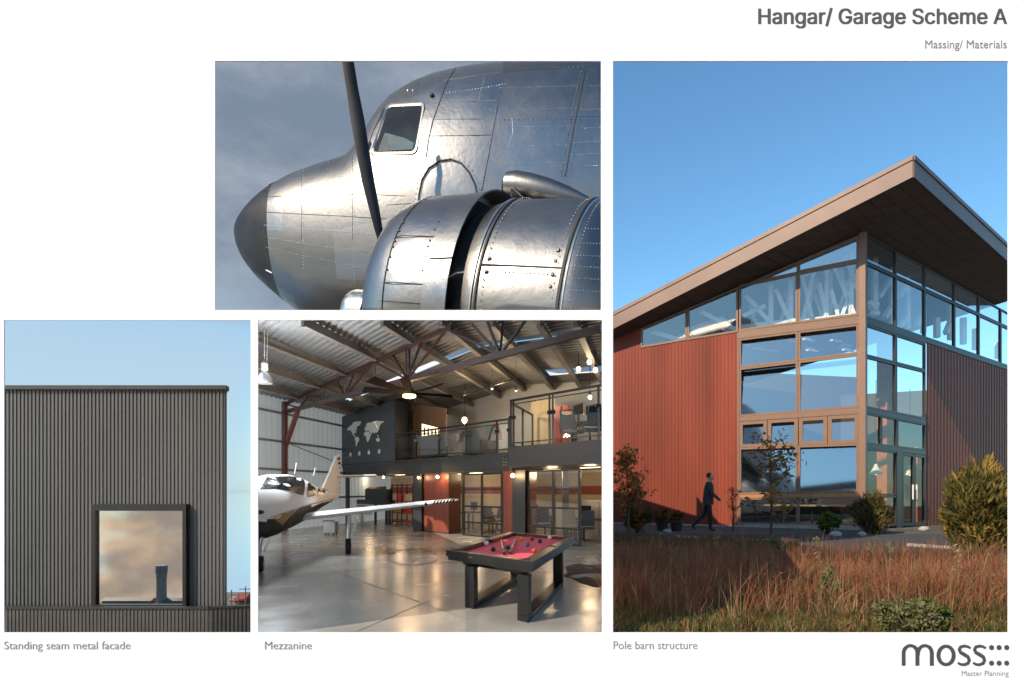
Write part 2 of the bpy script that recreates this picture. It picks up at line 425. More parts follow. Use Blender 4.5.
for ring, (rad, h) in enumerate(((2400, 30), (3000, 60))):
    a0 = []
    for i in range(N_+1):
        t = math.pi+math.pi*i/N_
        a0.append((rad*math.cos(t), rad*math.sin(t), h*.5*(.35+.9*mnoise.noise(Vector((i*.23, ring*7.1, 0)))**2+.5*abs(mnoise.noise(Vector((i*.09, ring*3, 2)))))))
    top = [Vector(p) for p in a0]
    fr = [Vector((p.x*.8, p.y*.8, -9.6)) for p in top]; bk = [Vector((p.x*1.25, p.y*1.25, -9.6)) for p in top]
    mb.loft([fr, [a.lerp(b, .5)+Vector((0, 0, 1.5)) for a, b in zip(fr, top)], top, bk], closed=False, caps=False)
tag(mb.build('hills', m_hill, loc=(0, -400, -9.6), smooth=60), kind='structure')
# low far shore with small houses beyond the metal building
mb = MB(); pts = []
for i in range(24):
    t = 2*math.pi*i/24; pts.append((-28+9*math.cos(t), 64+4.5*math.sin(t), -9.22+.0*i))
mb.prism(pts, (0, 0, -.6)); tag(mb.build('shore', mk('shore_soil', (.12, .11, .085), rough=1, var=.3, scale=.8)), kind='structure')
m_redroof = mk('red_shed_paint', (.30, .05, .035), rough=.7); m_cream = mk('cream_render', (.55, .48, .38), rough=.8)
m_dark = mk('dark_opening', (.03, .03, .03), rough=.6)
def far_house(px0, px1, pyt, Y, label, wall, roof, pitch_=.5):
    base = -9.22; x0 = P(px0, 0, Y).x; x1 = P(px1, 0, Y).x; zt = P(0, pyt, Y).z
    t = thing('small_house', ((x0+x1)/2, Y+1, base), label, 'house')
    b = MB(); b.box(((x0+x1)/2, Y+1, (base+zt)/2), x1-x0, 2, zt-base, mat=0); b.build('wall', wall, t)
    r = MB(); r.prism([(x0-.1, Y-.15, zt), (x0-.1, Y+2.15, zt), (x0-.1, Y+1, zt+pitch_)], (x1-x0+.2, 0, 0)); r.build('roof', roof, t)
    for k in range(2): d = MB(); d.box((x0+(x1-x0)*(.3+.4*k), Y-.02, base+(zt-base)*.5), .25, .06, .4); d.build('window', m_dark, t)
far_house(234.5, 244, 600.5, 61, 'low red shed with a red roof on the far shore', m_redroof, m_redroof)
far_house(228.5, 234.5, 602.5, 62, 'low cream cottage left of the red shed on the far shore', m_cream, mk('grey_roof', (.2, .19, .18)))
far_house(244.5, 262, 602.8, 63, 'low cream cottage right of the red shed on the far shore', m_cream, mk('brown_roof', (.16, .1, .08)))
m_pole = mk('weathered_pole', (.12, .1, .085), rough=.9)
def far_pole(px, pyt, Y, label, arm):
    b = MB(); p = P(px, pyt, Y); b.tube([(p.x, Y, -9.25), (p.x, Y, p.z)], .055, 6)
    if arm: b.bar((p.x-.6, Y, p.z-.25), (p.x+.6, Y, p.z-.25), .07, .07); b.bar((p.x-.45, Y, p.z-.6), (p.x+.45, Y, p.z-.6), .07, .07)
    tag(b.build('utility_pole', m_pole), label, 'pole')
far_pole(245.5, 586.5, 60, 'thin utility pole with two crossarms behind the red shed', True)
far_pole(231.5, 590, 60.5, 'short plain pole at the metal building corner on the far shore', False)
far_pole(238.5, 592.5, 60.7, 'short pole with crossarms rising just left of the taller utility pole', True)

# ================================================================ metal clad building
m_seam = mk('dark_bronze_metal', (.122, .119, .116), rough=.5, metal=.2, var=.14, scale=.9, rvar=.08, spec=.4, stretch=(1, 1, .35))
m_seam2 = mk('bronze_cap_metal', (.05, .047, .045), rough=.45, metal=.3)
m_black = mk('black_metal', (.012, .012, .013), rough=.4, spec=.5)
FY = 10.0
fx = lambda px: P(px, 0, FY).x
fz = lambda py: P(0, py, FY).z
fb = thing('metal_clad_building', (fx(120), FY+.6, GZ), 'dark bronze building clad in standing seam metal with one big window', 'building')
x0, x1, zt = fx(-60), fx(226), fz(388)
pt = 3.75/F*FY; wx0, wx1, wz0, wz1 = round(fx(95)/pt)*pt, round(fx(189.5)/pt)*pt, fz(606), fz(504)
mb = MB(); o = Vector((0, FY, 0)); a = Vector((1, 0, 0)); nn = Vector((0, -1, 0))
zb_ = GZ-.7
corr_wall(mb, o, a, nn, x0, wx0, pt, .013, lambda s: zb_, lambda s: zt)
corr_wall(mb, o, a, nn, wx1, x1, pt, .013, lambda s: zb_, lambda s: zt)
corr_wall(mb, o, a, nn, wx0, wx1, pt, .013, lambda s: wz1, lambda s: zt)
corr_wall(mb, o, a, nn, wx0, wx1, pt, .013, lambda s: zb_, lambda s: wz0)
mb.build('front_wall', m_seam, fb)
mb = MB(); bk = Vector((x1-1.3, FY+2.2, 0)); a2 = (bk-Vector((x1, FY, 0))); Ls = a2.length; a2.normalize()
corr_wall(mb, Vector((x1, FY+.004, 0)), a2, Vector((a2.y, -a2.x, 0)), 0, Ls, pt, .013, lambda s: zb_, lambda s: zt)
mb.add([(x0, FY+2.2, zb_), (bk.x, FY+2.2, zb_), (bk.x, FY+2.2, zt), (x0, FY+2.2, zt)], [(0, 1, 2, 3)])
mb.add([(x0, FY+.1, zb_), (x0, FY+2.2, zb_), (x0, FY+2.2, zt), (x0, FY+.1, zt)], [(0, 1, 2, 3)])
mb.build('rear_walls', m_seam, fb)
mb = MB(); mb.prism([(x0, FY-.005, zt-.03), (x1, FY-.005, zt-.03), (bk.x, FY+2.2, zt-.03), (x0, FY+2.2, zt-.03)], (0, 0, .03)); mb.build('roof', m_seam2, fb)
mb = MB(); e = fx(227.5)
mb.box(((x0+e)/2, FY-.02, (fz(389.8)+fz(385.8))/2), e-x0, .08, fz(385.8)-fz(389.8))
mb.bar((e-.02, FY+.03, fz(388.2)), (bk.x+.02, FY+2.2, fz(388.2)), .06, fz(385.8)-fz(389.8)); mb.build('parapet_cap', m_seam2, fb)
mb = MB()
O = [(wx0, FY-.11, wz0), (wx1, FY-.11, wz0), (wx1, FY-.11, wz1), (wx0, FY-.11, wz1)]
bw = 3.5/F*FY
I = [(wx0+bw*1.2, FY-.11, wz0+bw*.7), (wx1-bw, FY-.11, wz0+bw*.7), (wx1-bw, FY-.11, wz1-bw*1.9), (wx0+bw*1.2, FY-.11, wz1-bw*1.9)]
mb.frame(O, I, (0, .30, 0))
wf = mb.build('window_frame', m_black, fb)
mb = MB(); ix0, ix1 = wx0+bw*1.2, wx1-bw; iz0, iz1 = wz0+bw*.7, wz1-bw*1.9
TH = 0.0; dyt = (iz1-iz0)*math.tan(TH)
yp = FY-.06; PANE = [(ix0, yp, iz0), (ix1, yp, iz0), (ix1, yp+dyt, iz1), (ix0, yp+dyt, iz1)]
mb.add(PANE, [(0, 1, 2, 3)]); mb.build('pane', glass('mirror_glass', .66, (.25, .22, .2), .01), wf)
mb = MB(); mb.box(((ix0+ix1)/2, FY+.36, (iz0+iz1)/2), ix1-ix0+.1, .02, iz1-iz0+.1); mb.build('blind', mk('room_dark', (.12, .1, .085)), wf)
# low ribbed wall in front
lw = thing('low_metal_wall', (fx(120), FY-.35, GZ), 'low dark ribbed metal wall along the foot of the bronze building', 'wall')
LY = 9.82; mb = MB(); cxr = P(209, 0, LY).x; ztl = P(0, 608.5, LY).z
corr_wall(mb, Vector((0, LY, 0)), a, nn, P(-60, 0, LY).x, cxr, pt*.97, .010, lambda s: -.62, lambda s: ztl)
e2 = P(253.5, 0, 10.0); a3 = Vector((e2.x-cxr, 10.0-LY, 0)); L3 = a3.length; a3.normalize()
corr_wall(mb, Vector((cxr, LY, 0)), a3, Vector((a3.y, -a3.x, 0)), 0, L3, pt, .012, lambda s: -.62, lambda s: ztl)
mb.build('sheet', mk('low_wall_metal', (.10, .092, .085), rough=.55, metal=.2), lw)
mb = MB(); mb.box(((P(-60, 0, LY).x+cxr)/2, LY+.02, ztl+.01), cxr-P(-60, 0, LY).x, .09, .03)
mb.bar((cxr-.02, LY+.02, ztl+.01), (e2.x, 10.02, ztl+.01), .09, .03); mb.build('coping', m_seam2, lw)
# a tall tower and low sheds across the yard behind the viewer, mirrored in the window
pn = (Vector(PANE[1])-Vector(PANE[0])).cross(Vector(PANE[3])-Vector(PANE[0])).normalized()
def mirror_at(px, py, Lr):
    h = hit(PANE[0], pn, px, py); d = ray(px, py).normalized(); r = d-2*d.dot(pn)*pn
    return h+r*Lr
LK = -9.4
def mirror_to(px, py, zg):
    a, b = mirror_at(px, py, 0), mirror_at(px, py, 1); return a+(b-a)*((zg-a.z)/(b.z-a.z))
tb = mirror_to(161.5, 603, LK); tl = (tb-mirror_at(161.5, 603, 0)).length; tt_ = mirror_at(161.5, 565, tl)
tw = thing('round_tower', (tb.x, tb.y, LK), 'tall round concrete tower mirrored in the big window', 'tower')
mb = MB(); H_ = tt_.z-LK
mb.lathe((tb.x, tb.y, LK), [(.50, 0), (.46, H_*.3), (.45, H_*.6), (.5, H_*.8), (.54, H_*.84)], 20); mb.build('shaft', mk('tower_concrete', (.34, .28, .25), rough=.9), tw, smooth=40)
mb = MB(); mb.lathe((tb.x, tb.y, LK), [(.56, H_*.845), (.56, H_*.97), (.5, H_)], 20); mb.build('head', mk('tower_dark', (.22, .19, .18)), tw, smooth=40)
mb = MB()
for px, wd in ((113, 9), (126, 13), (146, 10), (176, 12), (186, 8)):
    p = mirror_to(px, 602.6, LK); wd *= .16; mb2 = MB(); mb2.box((p.x, p.y, LK+.14), wd, 1.2, .28); s_ = thing('low_shed', (p.x, p.y, LK), 'low grey shed across the water mirrored at the foot of the big window', 'shed', 'sheds across the water')
    mb2.build('wall', mk('shed_grey', (.2, .18, .16)), s_); mb2 = MB(); mb2.prism([(p.x-wd*.54, p.y-.7, LK+.283), (p.x-wd*.54, p.y+.7, LK+.283), (p.x-wd*.54, p.y, LK+.5)], (wd*1.08, 0, 0)); mb2.build('roof', mk('shed_roof', (.13, .11, .1)), s_)

mb = MB(); mb.prism([mirror_to(px, 603.0, LK)+Vector((0, 0, .05)) for px in (84, 120, 160, 205)]+[mirror_to(px, 608, LK)+Vector((0, 0, .05)) for px in (215, 160, 120, 78)], (0, 0, -.6))
tag(mb.build('far_shore', mk('far_shore_soil', (.13, .11, .09), rough=1, var=.3, scale=.8)), kind='structure')
# ================================================================ vintage airliner nose (museum section on the hangar canopy)
def alu(name, col, rough, dent=.12, var=.05, anis=True):
    m = mk(name, col, rough=rough, metal=1., var=var, scale=1.1, rvar=.03, bump=dent, bscale=8, detail=6)
    return m
m_al = alu('polished_aluminium', (.262, .261, .264), .33, .09)
m_al2 = alu('brushed_aluminium', (.228, .227, .229), .37, .08)
m_al3 = alu('worn_dimmed_aluminium', (.172, .17, .17), .40, .08)
m_seamline = mk('panel_joint', (.055, .055, .06), rough=.6, metal=.4)
m_bright = mk('bright_weld', (.6, .6, .6), rough=.3, metal=1.)
m_rivet = mk('rivet_metal', (.20, .19, .18), rough=.5, metal=.8)
m_rivetb = mk('bright_rivet', (.85, .84, .80), rough=.3, metal=.9)
m_radome = mk('black_nose_paint', (.013, .0135, .015), rough=.5, var=.35, scale=1.6, rvar=.1, spec=.3)
m_prop = mk('black_blade_paint', (.03, .03, .034), rough=.6, var=.3, scale=2, spec=.25)
PYC = 18.5
TOP = [(236, 231), (237, 224), (240, 215), (245, 206.5), (252, 198), (262, 189), (275, 180), (300, 168), (330, 158.5), (350, 153), (358, 150.5), (366, 140), (378, 119), (388, 101), (400, 88), (420, 77), (440, 70), (470, 64.5), (500, 61.5), (560, 59), (640, 57)]
BOT = [(236, 235), (237, 245), (240, 254), (245, 264), (252, 273.5), (262, 284), (275, 295), (290, 307), (310, 321), (340, 336), (400, 355), (480, 368), (640, 376)]
def interp(T, x):
    if x <= T[0][0]: return T[0][1]
    for (a, b), (c, d) in zip(T, T[1:]):
        if x <= c: return b+(d-b)*(x-a)/(c-a)
    return T[-1][1]
def sm(T, x, w=3.0):
    return sum(interp(T, x+o)*k for o, k in ((-w, .25), (0, .5), (w, .25))) if x > T[0][0]+w else interp(T, x)
xw = lambda px: (px-CX)/F*PYC
zw = lambda py: EYE+(HY-py)/F*PYC
MID = [(236, 233), (300, 238), (360, 240), (480, 222), (640, 214)]          # widest line of the body
SMO = [(236, 2), (237, 10), (240, 19), (245, 29), (252, 39), (262, 50), (275, 61), (300, 77), (330, 91), (360, 104), (400, 122), (440, 137), (480, 147), (540, 154), (640, 157)]     # half width
def section(px):
    zt, zb, zc = zw(sm(TOP, px)), zw(sm(BOT, px)), zw(sm(MID, px))
    return zc, max(zt-zc, 1e-3), max(zc-zb, 1e-3), sm(SMO, px)/F*PYC*DEPTH
DEPTH = .74
def hull(px, th, off=0.0):
    """th: 0 = top, 90 = the side facing the viewer, 180 = keel"""
    zc, au, al_, b = section(px); e = .92
    c, s_ = math.cos(th), math.sin(th); a = au if c >= 0 else al_
    z = zc+(a+off)*math.copysign(abs(c)**e, c); y = PYC-(b+off)*math.copysign(abs(s_)**e, s_)
    return Vector((xw(px), y, z))
def on_hull(px, py, off=.004):
    """point of the near side of the fuselage seen at that picture position"""
    Y = PYC-2.8
    q, th = px, R(90)
    for _ in range(14):
        x = (px-CX)/F*Y; z = EYE+(HY-py)/F*Y
        q = x/PYC*F+CX; zc, au, al_, b = section(max(q, 236.3))
        u = max(-1, min(1, (z-zc)/(au if z >= zc else al_)))
        c = math.copysign(abs(u)**(1/.92), u); th = math.acos(max(-1, min(1, c)))
        Y = .5*Y+.5*hull(max(q, 236.3), th).y
    return hull(max(q, 236.3), th, off)
# fit the body so that its outline, seen from the eye point, follows TOP and BOT
T0, B0 = list(TOP), list(BOT)
for _ in range(10):
    q = []
    for i in range(240):
        p_ = 236.05+(640-236.05)*(i/239)**1.5
        for k in range(48):
            v = hull(p_, 2*math.pi*k/48); q.append((CX+F*v.x/v.y, HY-F*(v.z-EYE)/v.y))
    q = np.array(q)
    def fit(T, T_0, up):
        o_ = []
        for (x, y), (x0, y0) in zip(T, T_0):
            m_ = np.abs(q[:, 0]-x0) < 2.5
            cur = (q[m_, 1].min() if up else q[m_, 1].max()) if m_.any() else y0
            o_.append((x, y+.6*max(-12, min(12, y0-cur)) if x0 > 240 else y))
        return o_
    def soften(T, T_0):
        d = [a[1]-b[1] for a, b in zip(T, T_0)]
        xs0 = [a[0] for a in T_0]
        if 366 in xs0:
            i0, i1 = xs0.index(330), xs0.index(400)
            for i in range(i0+1, i1): d[i] = d[i0]+(d[i1]-d[i0])*(xs0[i]-330)/70
        for _k in range(2): d = [d[0]]+[(d[i-1]+2*d[i]+d[i+1])/4 for i in range(1, len(d)-1)]+[d[-1]]
        return [(b[0], b[1]+e) for b, e in zip(T_0, d)]
    TOP, BOT = soften(fit(TOP, T0, True), T0), soften(fit(BOT, B0, False), B0)
air = thing('vintage_airliner', (xw(420), PYC, zw(318)), 'polished bare metal nose of a vintage propeller airliner with black nose cap', 'airplane')
CUTN = Vector((0, -(HY-315.2)/F, 1)).normalized()     # the canopy deck the section rests on
ENDN = Vector((1, -(606.5-CX)/F, 0)).normalized()     # the bulkhead that ends the section
m_bulk = mk('white_bulkhead', (.80, .82, .84), rough=.6)
def trimmed(o, cut=True, end=True, cap=True):
    bm = bmesh.new(); bm.from_mesh(o.data); off = origin_of(o)
    for use, n_ in ((cut, -CUTN), (end, ENDN)):
        if not use: continue
        r = bmesh.ops.bisect_plane(bm, geom=bm.verts[:]+bm.edges[:]+bm.faces[:], plane_co=EYEP-off, plane_no=n_, clear_outer=True)
        ed = [g for g in r['geom_cut'] if isinstance(g, bmesh.types.BMEdge)]
        if cap and ed:
            try:
                fr_ = bmesh.ops.contextual_create(bm, geom=ed)
                if n_ is ENDN:
                    if m_bulk.name not in [m.name for m in o.data.materials]: o.data.materials.append(m_bulk)
                    for f_ in fr_['faces']: f_.material_index = list(o.data.materials).index(m_bulk)
            except Exception: pass
    bm.to_mesh(o.data); bm.free()
    return o
stations = [236.05, 236.4, 237, 238.2, 240, 242.5, 246, 250, 255, 260, 265, 271, 278, 286]
body_st = [286, 290, 292, 303, 314, 325, 335, 345, 354, 358, 362, 366, 370, 374, 378, 383, 388, 394, 400, 410, 420, 430, 440, 452, 464, 476, 490, 504, 520, 540, 562, 584, 604, 625, 640]
NR = 72
mb = MB(); mb.loft([[hull(p, 2*math.pi*k/NR) for k in range(NR)] for p in stations], True, True)
trimmed(mb.build('nose_cap', m_radome, air, smooth=50))
# skin with per-panel finishes
mb = MB(); prng = random.Random(3); fin = {}
for i in range(len(body_st)-1):
    for k in range(NR):
        key = (sum(body_st[i] >= x for x in (303, 354, 430, 498, 584)), k//5)
        if key not in fin: fin[key] = prng.choice((2, 2, 2, 1) if key[0] < 3 else (0, 0, 0, 1, 1, 2))  # front panels mostly darker, to hold down the sun highlight
        j = (k+1) % NR
        mb.add([hull(body_st[i], 2*math.pi*k/NR), hull(body_st[i], 2*math.pi*j/NR), hull(body_st[i+1], 2*math.pi*j/NR), hull(body_st[i+1], 2*math.pi*k/NR)], [(0, 1, 2, 3)], fin[key])
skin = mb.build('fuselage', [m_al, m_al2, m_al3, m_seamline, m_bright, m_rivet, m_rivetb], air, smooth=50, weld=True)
trimmed(skin)
# joints, welds and rivets, merged into the skin
det = MB()
def poly_px(pts, step=4.0):
    o_ = []
    for (a, b), (c, d) in zip(pts, pts[1:]):
        n_ = max(1, int(math.hypot(c-a, d-b)/step))
        o_ += [(a+(c-a)*i/n_, b+(d-b)*i/n_) for i in range(n_)]
    return o_+[pts[-1]]
def joint(pts, r=.011, mat=3, off=.001): det.tube([on_hull(x, y, off) for x, y in poly_px(pts)], r, 5, mat)
def rivets(pts, gap=3.3, r=.013, mat=5, jit=.25):
    for x, y in poly_px(pts, gap):
        rr = r*(1+prng.uniform(-.25, .25))
        det.ball(on_hull(x+prng.uniform(-jit, jit), y+prng.uniform(-jit, jit), .004), (rr, rr, rr), 5, 3, mat)
joint([(455, 68), (446, 84), (440, 101), (433, 120), (429, 137), (426, 157)], .013)
joint([(498, 104), (494, 125), (488, 158), (482, 190)], .009); rivets([(499, 92), (494, 125), (488, 158), (481, 190)], 3.2, .015)
joint([(585, 70), (579, 100), (572, 135), (565, 176)], .02); rivets([(581, 72), (575, 100), (568, 135), (561, 176)], 3.0, .017); rivets([(588, 75), (583, 100), (577, 130), (570, 176)], 3.4, .013)
rivets([(447, 93), (470, 90), (505, 84)], 2.6, .012, 6); joint([(444, 80), (480, 75), (500, 72)], .007, 4)
joint([(437, 102), (470, 101.5), (496, 100.5)], .008, 4); joint([(433, 119.5), (496, 118.5)], .007, 4); joint([(428, 136), (492, 135)], .006, 3)
rivets([(495, 119.5), (570, 119)], 4.6, .016); rivets([(500, 70), (540, 68), (583, 67)], 4.4, .014)
rivets([(485, 76), (478, 102)], 2.8, .010, 6); joint([(578, 98.5), (606, 97.5)], .008, 4); joint([(575, 116.5), (606, 116)], .007, 4)
rivets([(572, 155), (606, 153)], 3.0, .011, 6); rivets([(572, 143), (606, 141)], 3.0, .011, 6)
joint([(512, 118), (513, 134), (508, 148)], .007, 4)
for pts in ([(264, 212), (300, 214), (340, 216), (386, 219)], [(420, 203), (400, 204), (386, 205)]): joint(pts, .007, 3)
joint([(264, 197), (310, 195), (360, 194), (405, 196)], .006, 3)
joint([(264, 225), (300, 228), (340, 231), (373, 234)], .006, 6)
rivets([(266, 237), (300, 243), (335, 248), (374, 252)], 2.4, .012, 6); rivets([(266, 247), (300, 255), (335, 262), (373, 270)], 2.8, .011, 6)
rivets([(300, 228), (335, 231), (374, 235)], 3.4, .010, 6)
for x in (303, 354):
    rivets([(x, 168 if x < 320 else 155), (x, 200), (x, 240), (x+.5, 268 if x < 320 else 282)], 3.0, .010, 6); joint([(x-1.5, 170 if x < 320 else 156), (x-1.5, 240)], .005, 3)
rivets([(273, 184), (267, 205), (264, 230), (266, 255), (275, 290)], 2.6, .009)
for y0, y1 in ((88, 86), (110, 108), (127, 126), (146, 145), (163, 162)): rivets([(500, y0), (540, (y0+y1)/2), (576 if y0 < 130 else 566, y1)], 2.7, .008, 6)
for y0 in (86, 110, 128, 166): rivets([(588 if y0 < 100 else 582, y0), (606, y0-.7)], 2.7, .009, 6)
for y0 in (110, 128, 145): rivets([(436-(y0-110)*.25, y0), (490, y0-1)], 2.8, .007, 6)
for y0, y1 in ((205, 207), (189, 187), (180, 176)): rivets([(266, y0), (300, (y0+y1)/2), (352, y1)], 2.8, .008, 6)
for x in (328, 378, 400): rivets([(x, 200 if x > 370 else 160), (x, 250 if x < 370 else 214)], 3.0, .008, 6)
# access hatch arch
arc_ = [(418.5, 206), (419, 195), (422, 180), (429, 168), (440, 161), (451, 159.5), (461, 163), (469, 172), (475, 184), (477.5, 196)]
joint(arc_, .024); joint([(x+1.2, y+1.4) for x, y in arc_], .014, 4)
rivets([(a-3*(1 if a < 447 else -1), b-1.5) for a, b in arc_], 4.2, .012)
joint([(268, 184), (273, 180)], .02); joint([(266, 270), (272, 273)], .02, 6)
for x in (408, 413): det.ball(on_hull(x, 91, .01), .03, 8, 5, 6)
det.ball(on_hull(432, 96, .02), .06, 10, 6, 3)
d_o = det.build('tmp', [m_al]*3+[m_seamline, m_bright, m_rivet, m_rivetb], air, smooth=60)
bm = bmesh.new(); bm.from_mesh(skin.data); bm.from_mesh(d_o.data); bm.to_mesh(skin.data); bm.free()
bpy.data.objects.remove(d_o)
trimmed(skin, cap=False)
# cockpit windows
def patch_px(outline, off): return [on_hull(x, y, off) for x, y in outline]
def rounded(q, r=.12, n=4):
    o_ = []
    m_ = len(q)
    for i in range(m_):
        p0, p1, p2 = Vector(q[i-1]), Vector(q[i]), Vector(q[(i+1) % m_])
        a, b = p1.lerp(p0, r), p1.lerp(p2, r)
        for k in range(n+1):
            t = k/n; o_.append(tuple((a*(1-t)+p1*t)*(1-t)+(p1*(1-t)+b*t)*t))
    return o_
def cockpit(q, fw, label=None):
    c = Vector((sum(p[0] for p in q)/4, sum(p[1] for p in q)/4))
    out_ = rounded([tuple(c+(Vector(p)-c)*(1+fw)) for p in q]); inn = rounded(q); low = rounded([tuple(c+(Vector(p)-c)*.95) for p in q])
    b = MB(); A_, B_, C_ = patch_px(out_, .0), patch_px(inn, .035), patch_px(low, .012)
    A2 = patch_px(rounded([tuple(c+(Vector(p)-c)*(1+fw*.8)) for p in q]), .03)
    b.loft([A_, A2, B_, C_], True, False)
    fr = b.build('window_frame', m_al2, air, smooth=40)
    def disc(name, q_, mat, off, par):
        dn = []
        for a, b_ in zip(q_, q_[1:]+q_[:1]):
            nn_ = max(1, int(math.hypot(a[0]-b_[0], a[1]-b_[1])/4)); dn += [(a[0]+(b_[0]-a[0])*i/nn_, a[1]+(b_[1]-a[1])*i/nn_) for i in range(nn_)]
        cx_, cy_ = sum(p[0] for p in dn)/len(dn), sum(p[1] for p in dn)/len(dn); rg = []
        for f_ in (1, .8, .6, .4, .2): rg.append([on_hull(cx_+(x-cx_)*f_, cy_+(y-cy_)*f_, off) for x, y in dn])
        g = MB(); g.loft(rg, True, False); g.add(rg[-1], [tuple(range(len(dn)))]); return g.build(name, mat, par, smooth=60)
    disc('painted_cabin_gloom', low, m_cabin, .006, fr)  # dim cockpit interior painted as a dark patch on the skin
    disc('painted_far_light', [(385, 133), (404, 138), (414, 143), (412.6, 149.5), (386, 151), (379, 148)], m_farw, .011, fr)  # daylight through the far side painted as a pale patch
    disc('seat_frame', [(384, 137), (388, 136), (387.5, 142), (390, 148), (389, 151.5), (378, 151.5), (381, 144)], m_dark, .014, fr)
    disc('pane', low, m_cpane, .022, fr)
    return fr
m_cpane = glass('cockpit_glass', .035, (.88, .9, .9), .03, graze=.08)
m_cabin = mk('painted_cabin_gloom', (.022, .022, .023), rough=.8, spec=.1, var=.4, scale=3); m_farw = mk('far_light_paint', (.13, .165, .185), rough=.6, spec=.1)
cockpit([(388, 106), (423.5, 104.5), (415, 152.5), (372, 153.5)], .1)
wsh = MB(); q = [(383.5, 108), (379, 119), (372.5, 133), (367.5, 146), (369.5, 150.5), (386.5, 110)]
V_ = patch_px(q, .014); wsh.add(V_, [tuple(range(len(V_)))]); wsh.build('windscreen', mk('dark_windscreen', (.02, .022, .025), rough=.08, spec=.8), air)

# engine nacelle: its axis runs from the engine front (left, farther) to the wing (right, nearer)
PHI = R(19); AXN = Vector((-math.cos(PHI), math.sin(PHI), .16)).normalized(); PRP = Vector((-math.sin(PHI), -math.cos(PHI), 0)); UPV = AXN.cross(PRP).normalized(); UPV = UPV if UPV.z > 0 else -UPV
KN = 13/11.; AXN, PRP, UPV = AXN*KN, PRP*KN, UPV*KN
S1 = P(535, 209, 11.0*KN); RN = 1.93; C1 = S1-UPV*RN       # ring of the first joint
def nring(s, r, n=64, a0=0., a1=2*math.pi, dz=0.0):
    c = C1+AXN*s+UPV*dz
    full = abs(a1-a0-2*math.pi) < 1e-6
    return [c+(UPV*math.cos(a0+(a1-a0)*k/(n if full else n-1))+PRP*math.sin(a0+(a1-a0)*k/(n if full else n-1)))*r for k in range(n)]
nac = MB()
nac.loft([nring(s, r) for s, r in ((.62, 1.72), (.40, 1.84), (.1, 1.915), (0, 1.93), (-.5, 1.945), (-1.28, 1.95), (-2.2, 1.95))], True, True, 0)
def nj(s, r=.022, mat=1, R_=1.935, a0=R(-20), a1=R(140)):
    nac.tube([C1+AXN*s+(UPV*math.cos(a)+PRP*math.sin(a))*R_ for a in [a0+(a1-a0)*i/60 for i in range(61)]], r, 6, mat)
def nl(s0, s1, ang, r=.014, mat=1, R_=1.942):
    nac.tube([C1+AXN*(s0+(s1-s0)*i/12)+(UPV*math.cos(ang)+PRP*math.sin(ang))*R_ for i in range(13)], r, 6, mat)
nj(0.0, .028); nj(.07, .02, 2, 1.93); nj(-1.26, .034, 1, 1.95); nj(-1.32, .016, 2, 1.955)
def ang_for(s, py, R_=1.945):
    lo, hi = R(50), R(115)
    for _ in range(40):
        m_ = (lo+hi)/2; p = C1+AXN*s+(UPV*math.cos(m_)+PRP*math.sin(m_))*R_
        if HY-F*(p.z-EYE)/p.y < py: lo = m_
        else: hi = m_
    return (lo+hi)/2
A0_ = math.degrees(ang_for(-.6, 266))
nl(-.02, -1.26, R(A0_), .016, 1, 1.945)
def nriv(s0, s1, ang0, ang1, n, r=.015, mat=3, R_=1.95):
    for i in range(n):
        t = i/max(1, n-1); a = ang0+(ang1-ang0)*t; s = s0+(s1-s0)*t
        nac.ball(C1+AXN*s+(UPV*math.cos(a)+PRP*math.sin(a))*R_, r*(1+prng.uniform(-.2, .2)), 5, 3, mat)
nriv(-.10, -.10, R(10), R(95), 30, .014); nriv(-1.17, -1.17, R(10), R(95), 30, .014); nriv(-1.42, -1.42, R(0), R(95), 46, .013)
for a in (A0_-20, A0_-12, A0_-6, A0_-1, A0_+4, A0_+9, A0_+16): nriv(-1.42, -2.1, R(a), R(a), 16, .012)
nriv(-.1, -1.17, R(A0_+3), R(A0_+3), 18, .013)
for s, a in ((-.12, A0_-3), (-1.12, A0_-8), (-1.12, A0_-3), (-1.12, A0_+3), (-1.12, A0_+8), (-.12, A0_+3), (-.12, A0_+20)): nriv(s, s, R(a), R(a), 1, .04, 3)
no = nac.build('nacelle', [m_al2, m_seamline, m_bright, m_rivet], air, smooth=45); trimmed(no)
cw = MB()
front = [(2.04, 1.40), (2.10, 1.47), (2.11, 1.55), (2.07, 1.66), (1.97, 1.77), (1.80, 1.87), (1.6, 1.935), (1.35, 1.975), (1.05, 1.995), (.80, 2.0)]
cw.loft([nring(s, r) for s, r in [(1.3, 1.36)]+front], True, True, 0)
A1_ = math.degrees(ang_for(1.2, 236, 2.0))
for a in (A1_, A1_+22, A1_+30):
    cw.tube([C1+AXN*(.82+(1.75-.82)*i/14)+(UPV*math.cos(R(a))+PRP*math.sin(R(a)))*(2.005 if i < 8 else 2.005-.016*(i-8)**1.3) for i in range(15)], .009, 5, 1)
cw.tube([C1+AXN*1.52+(UPV*math.cos(R(a))+PRP*math.sin(R(a)))*1.955 for a in range(-10, 140, 3)], .008, 5, 1)
for a in (A1_+2, A1_+5, A1_+10, A1_+16, A1_-4, A1_-9):
    for s in (.88, 1.5): cw.ball(C1+AXN*s+(UPV*math.cos(R(a))+PRP*math.sin(R(a)))*(2.0 if s < 1 else 1.962), .022, 6, 4, 2)
co_ = cw.build('engine_cowling', [m_al, m_seamline, m_rivet], air, smooth=50); trimmed(co_)
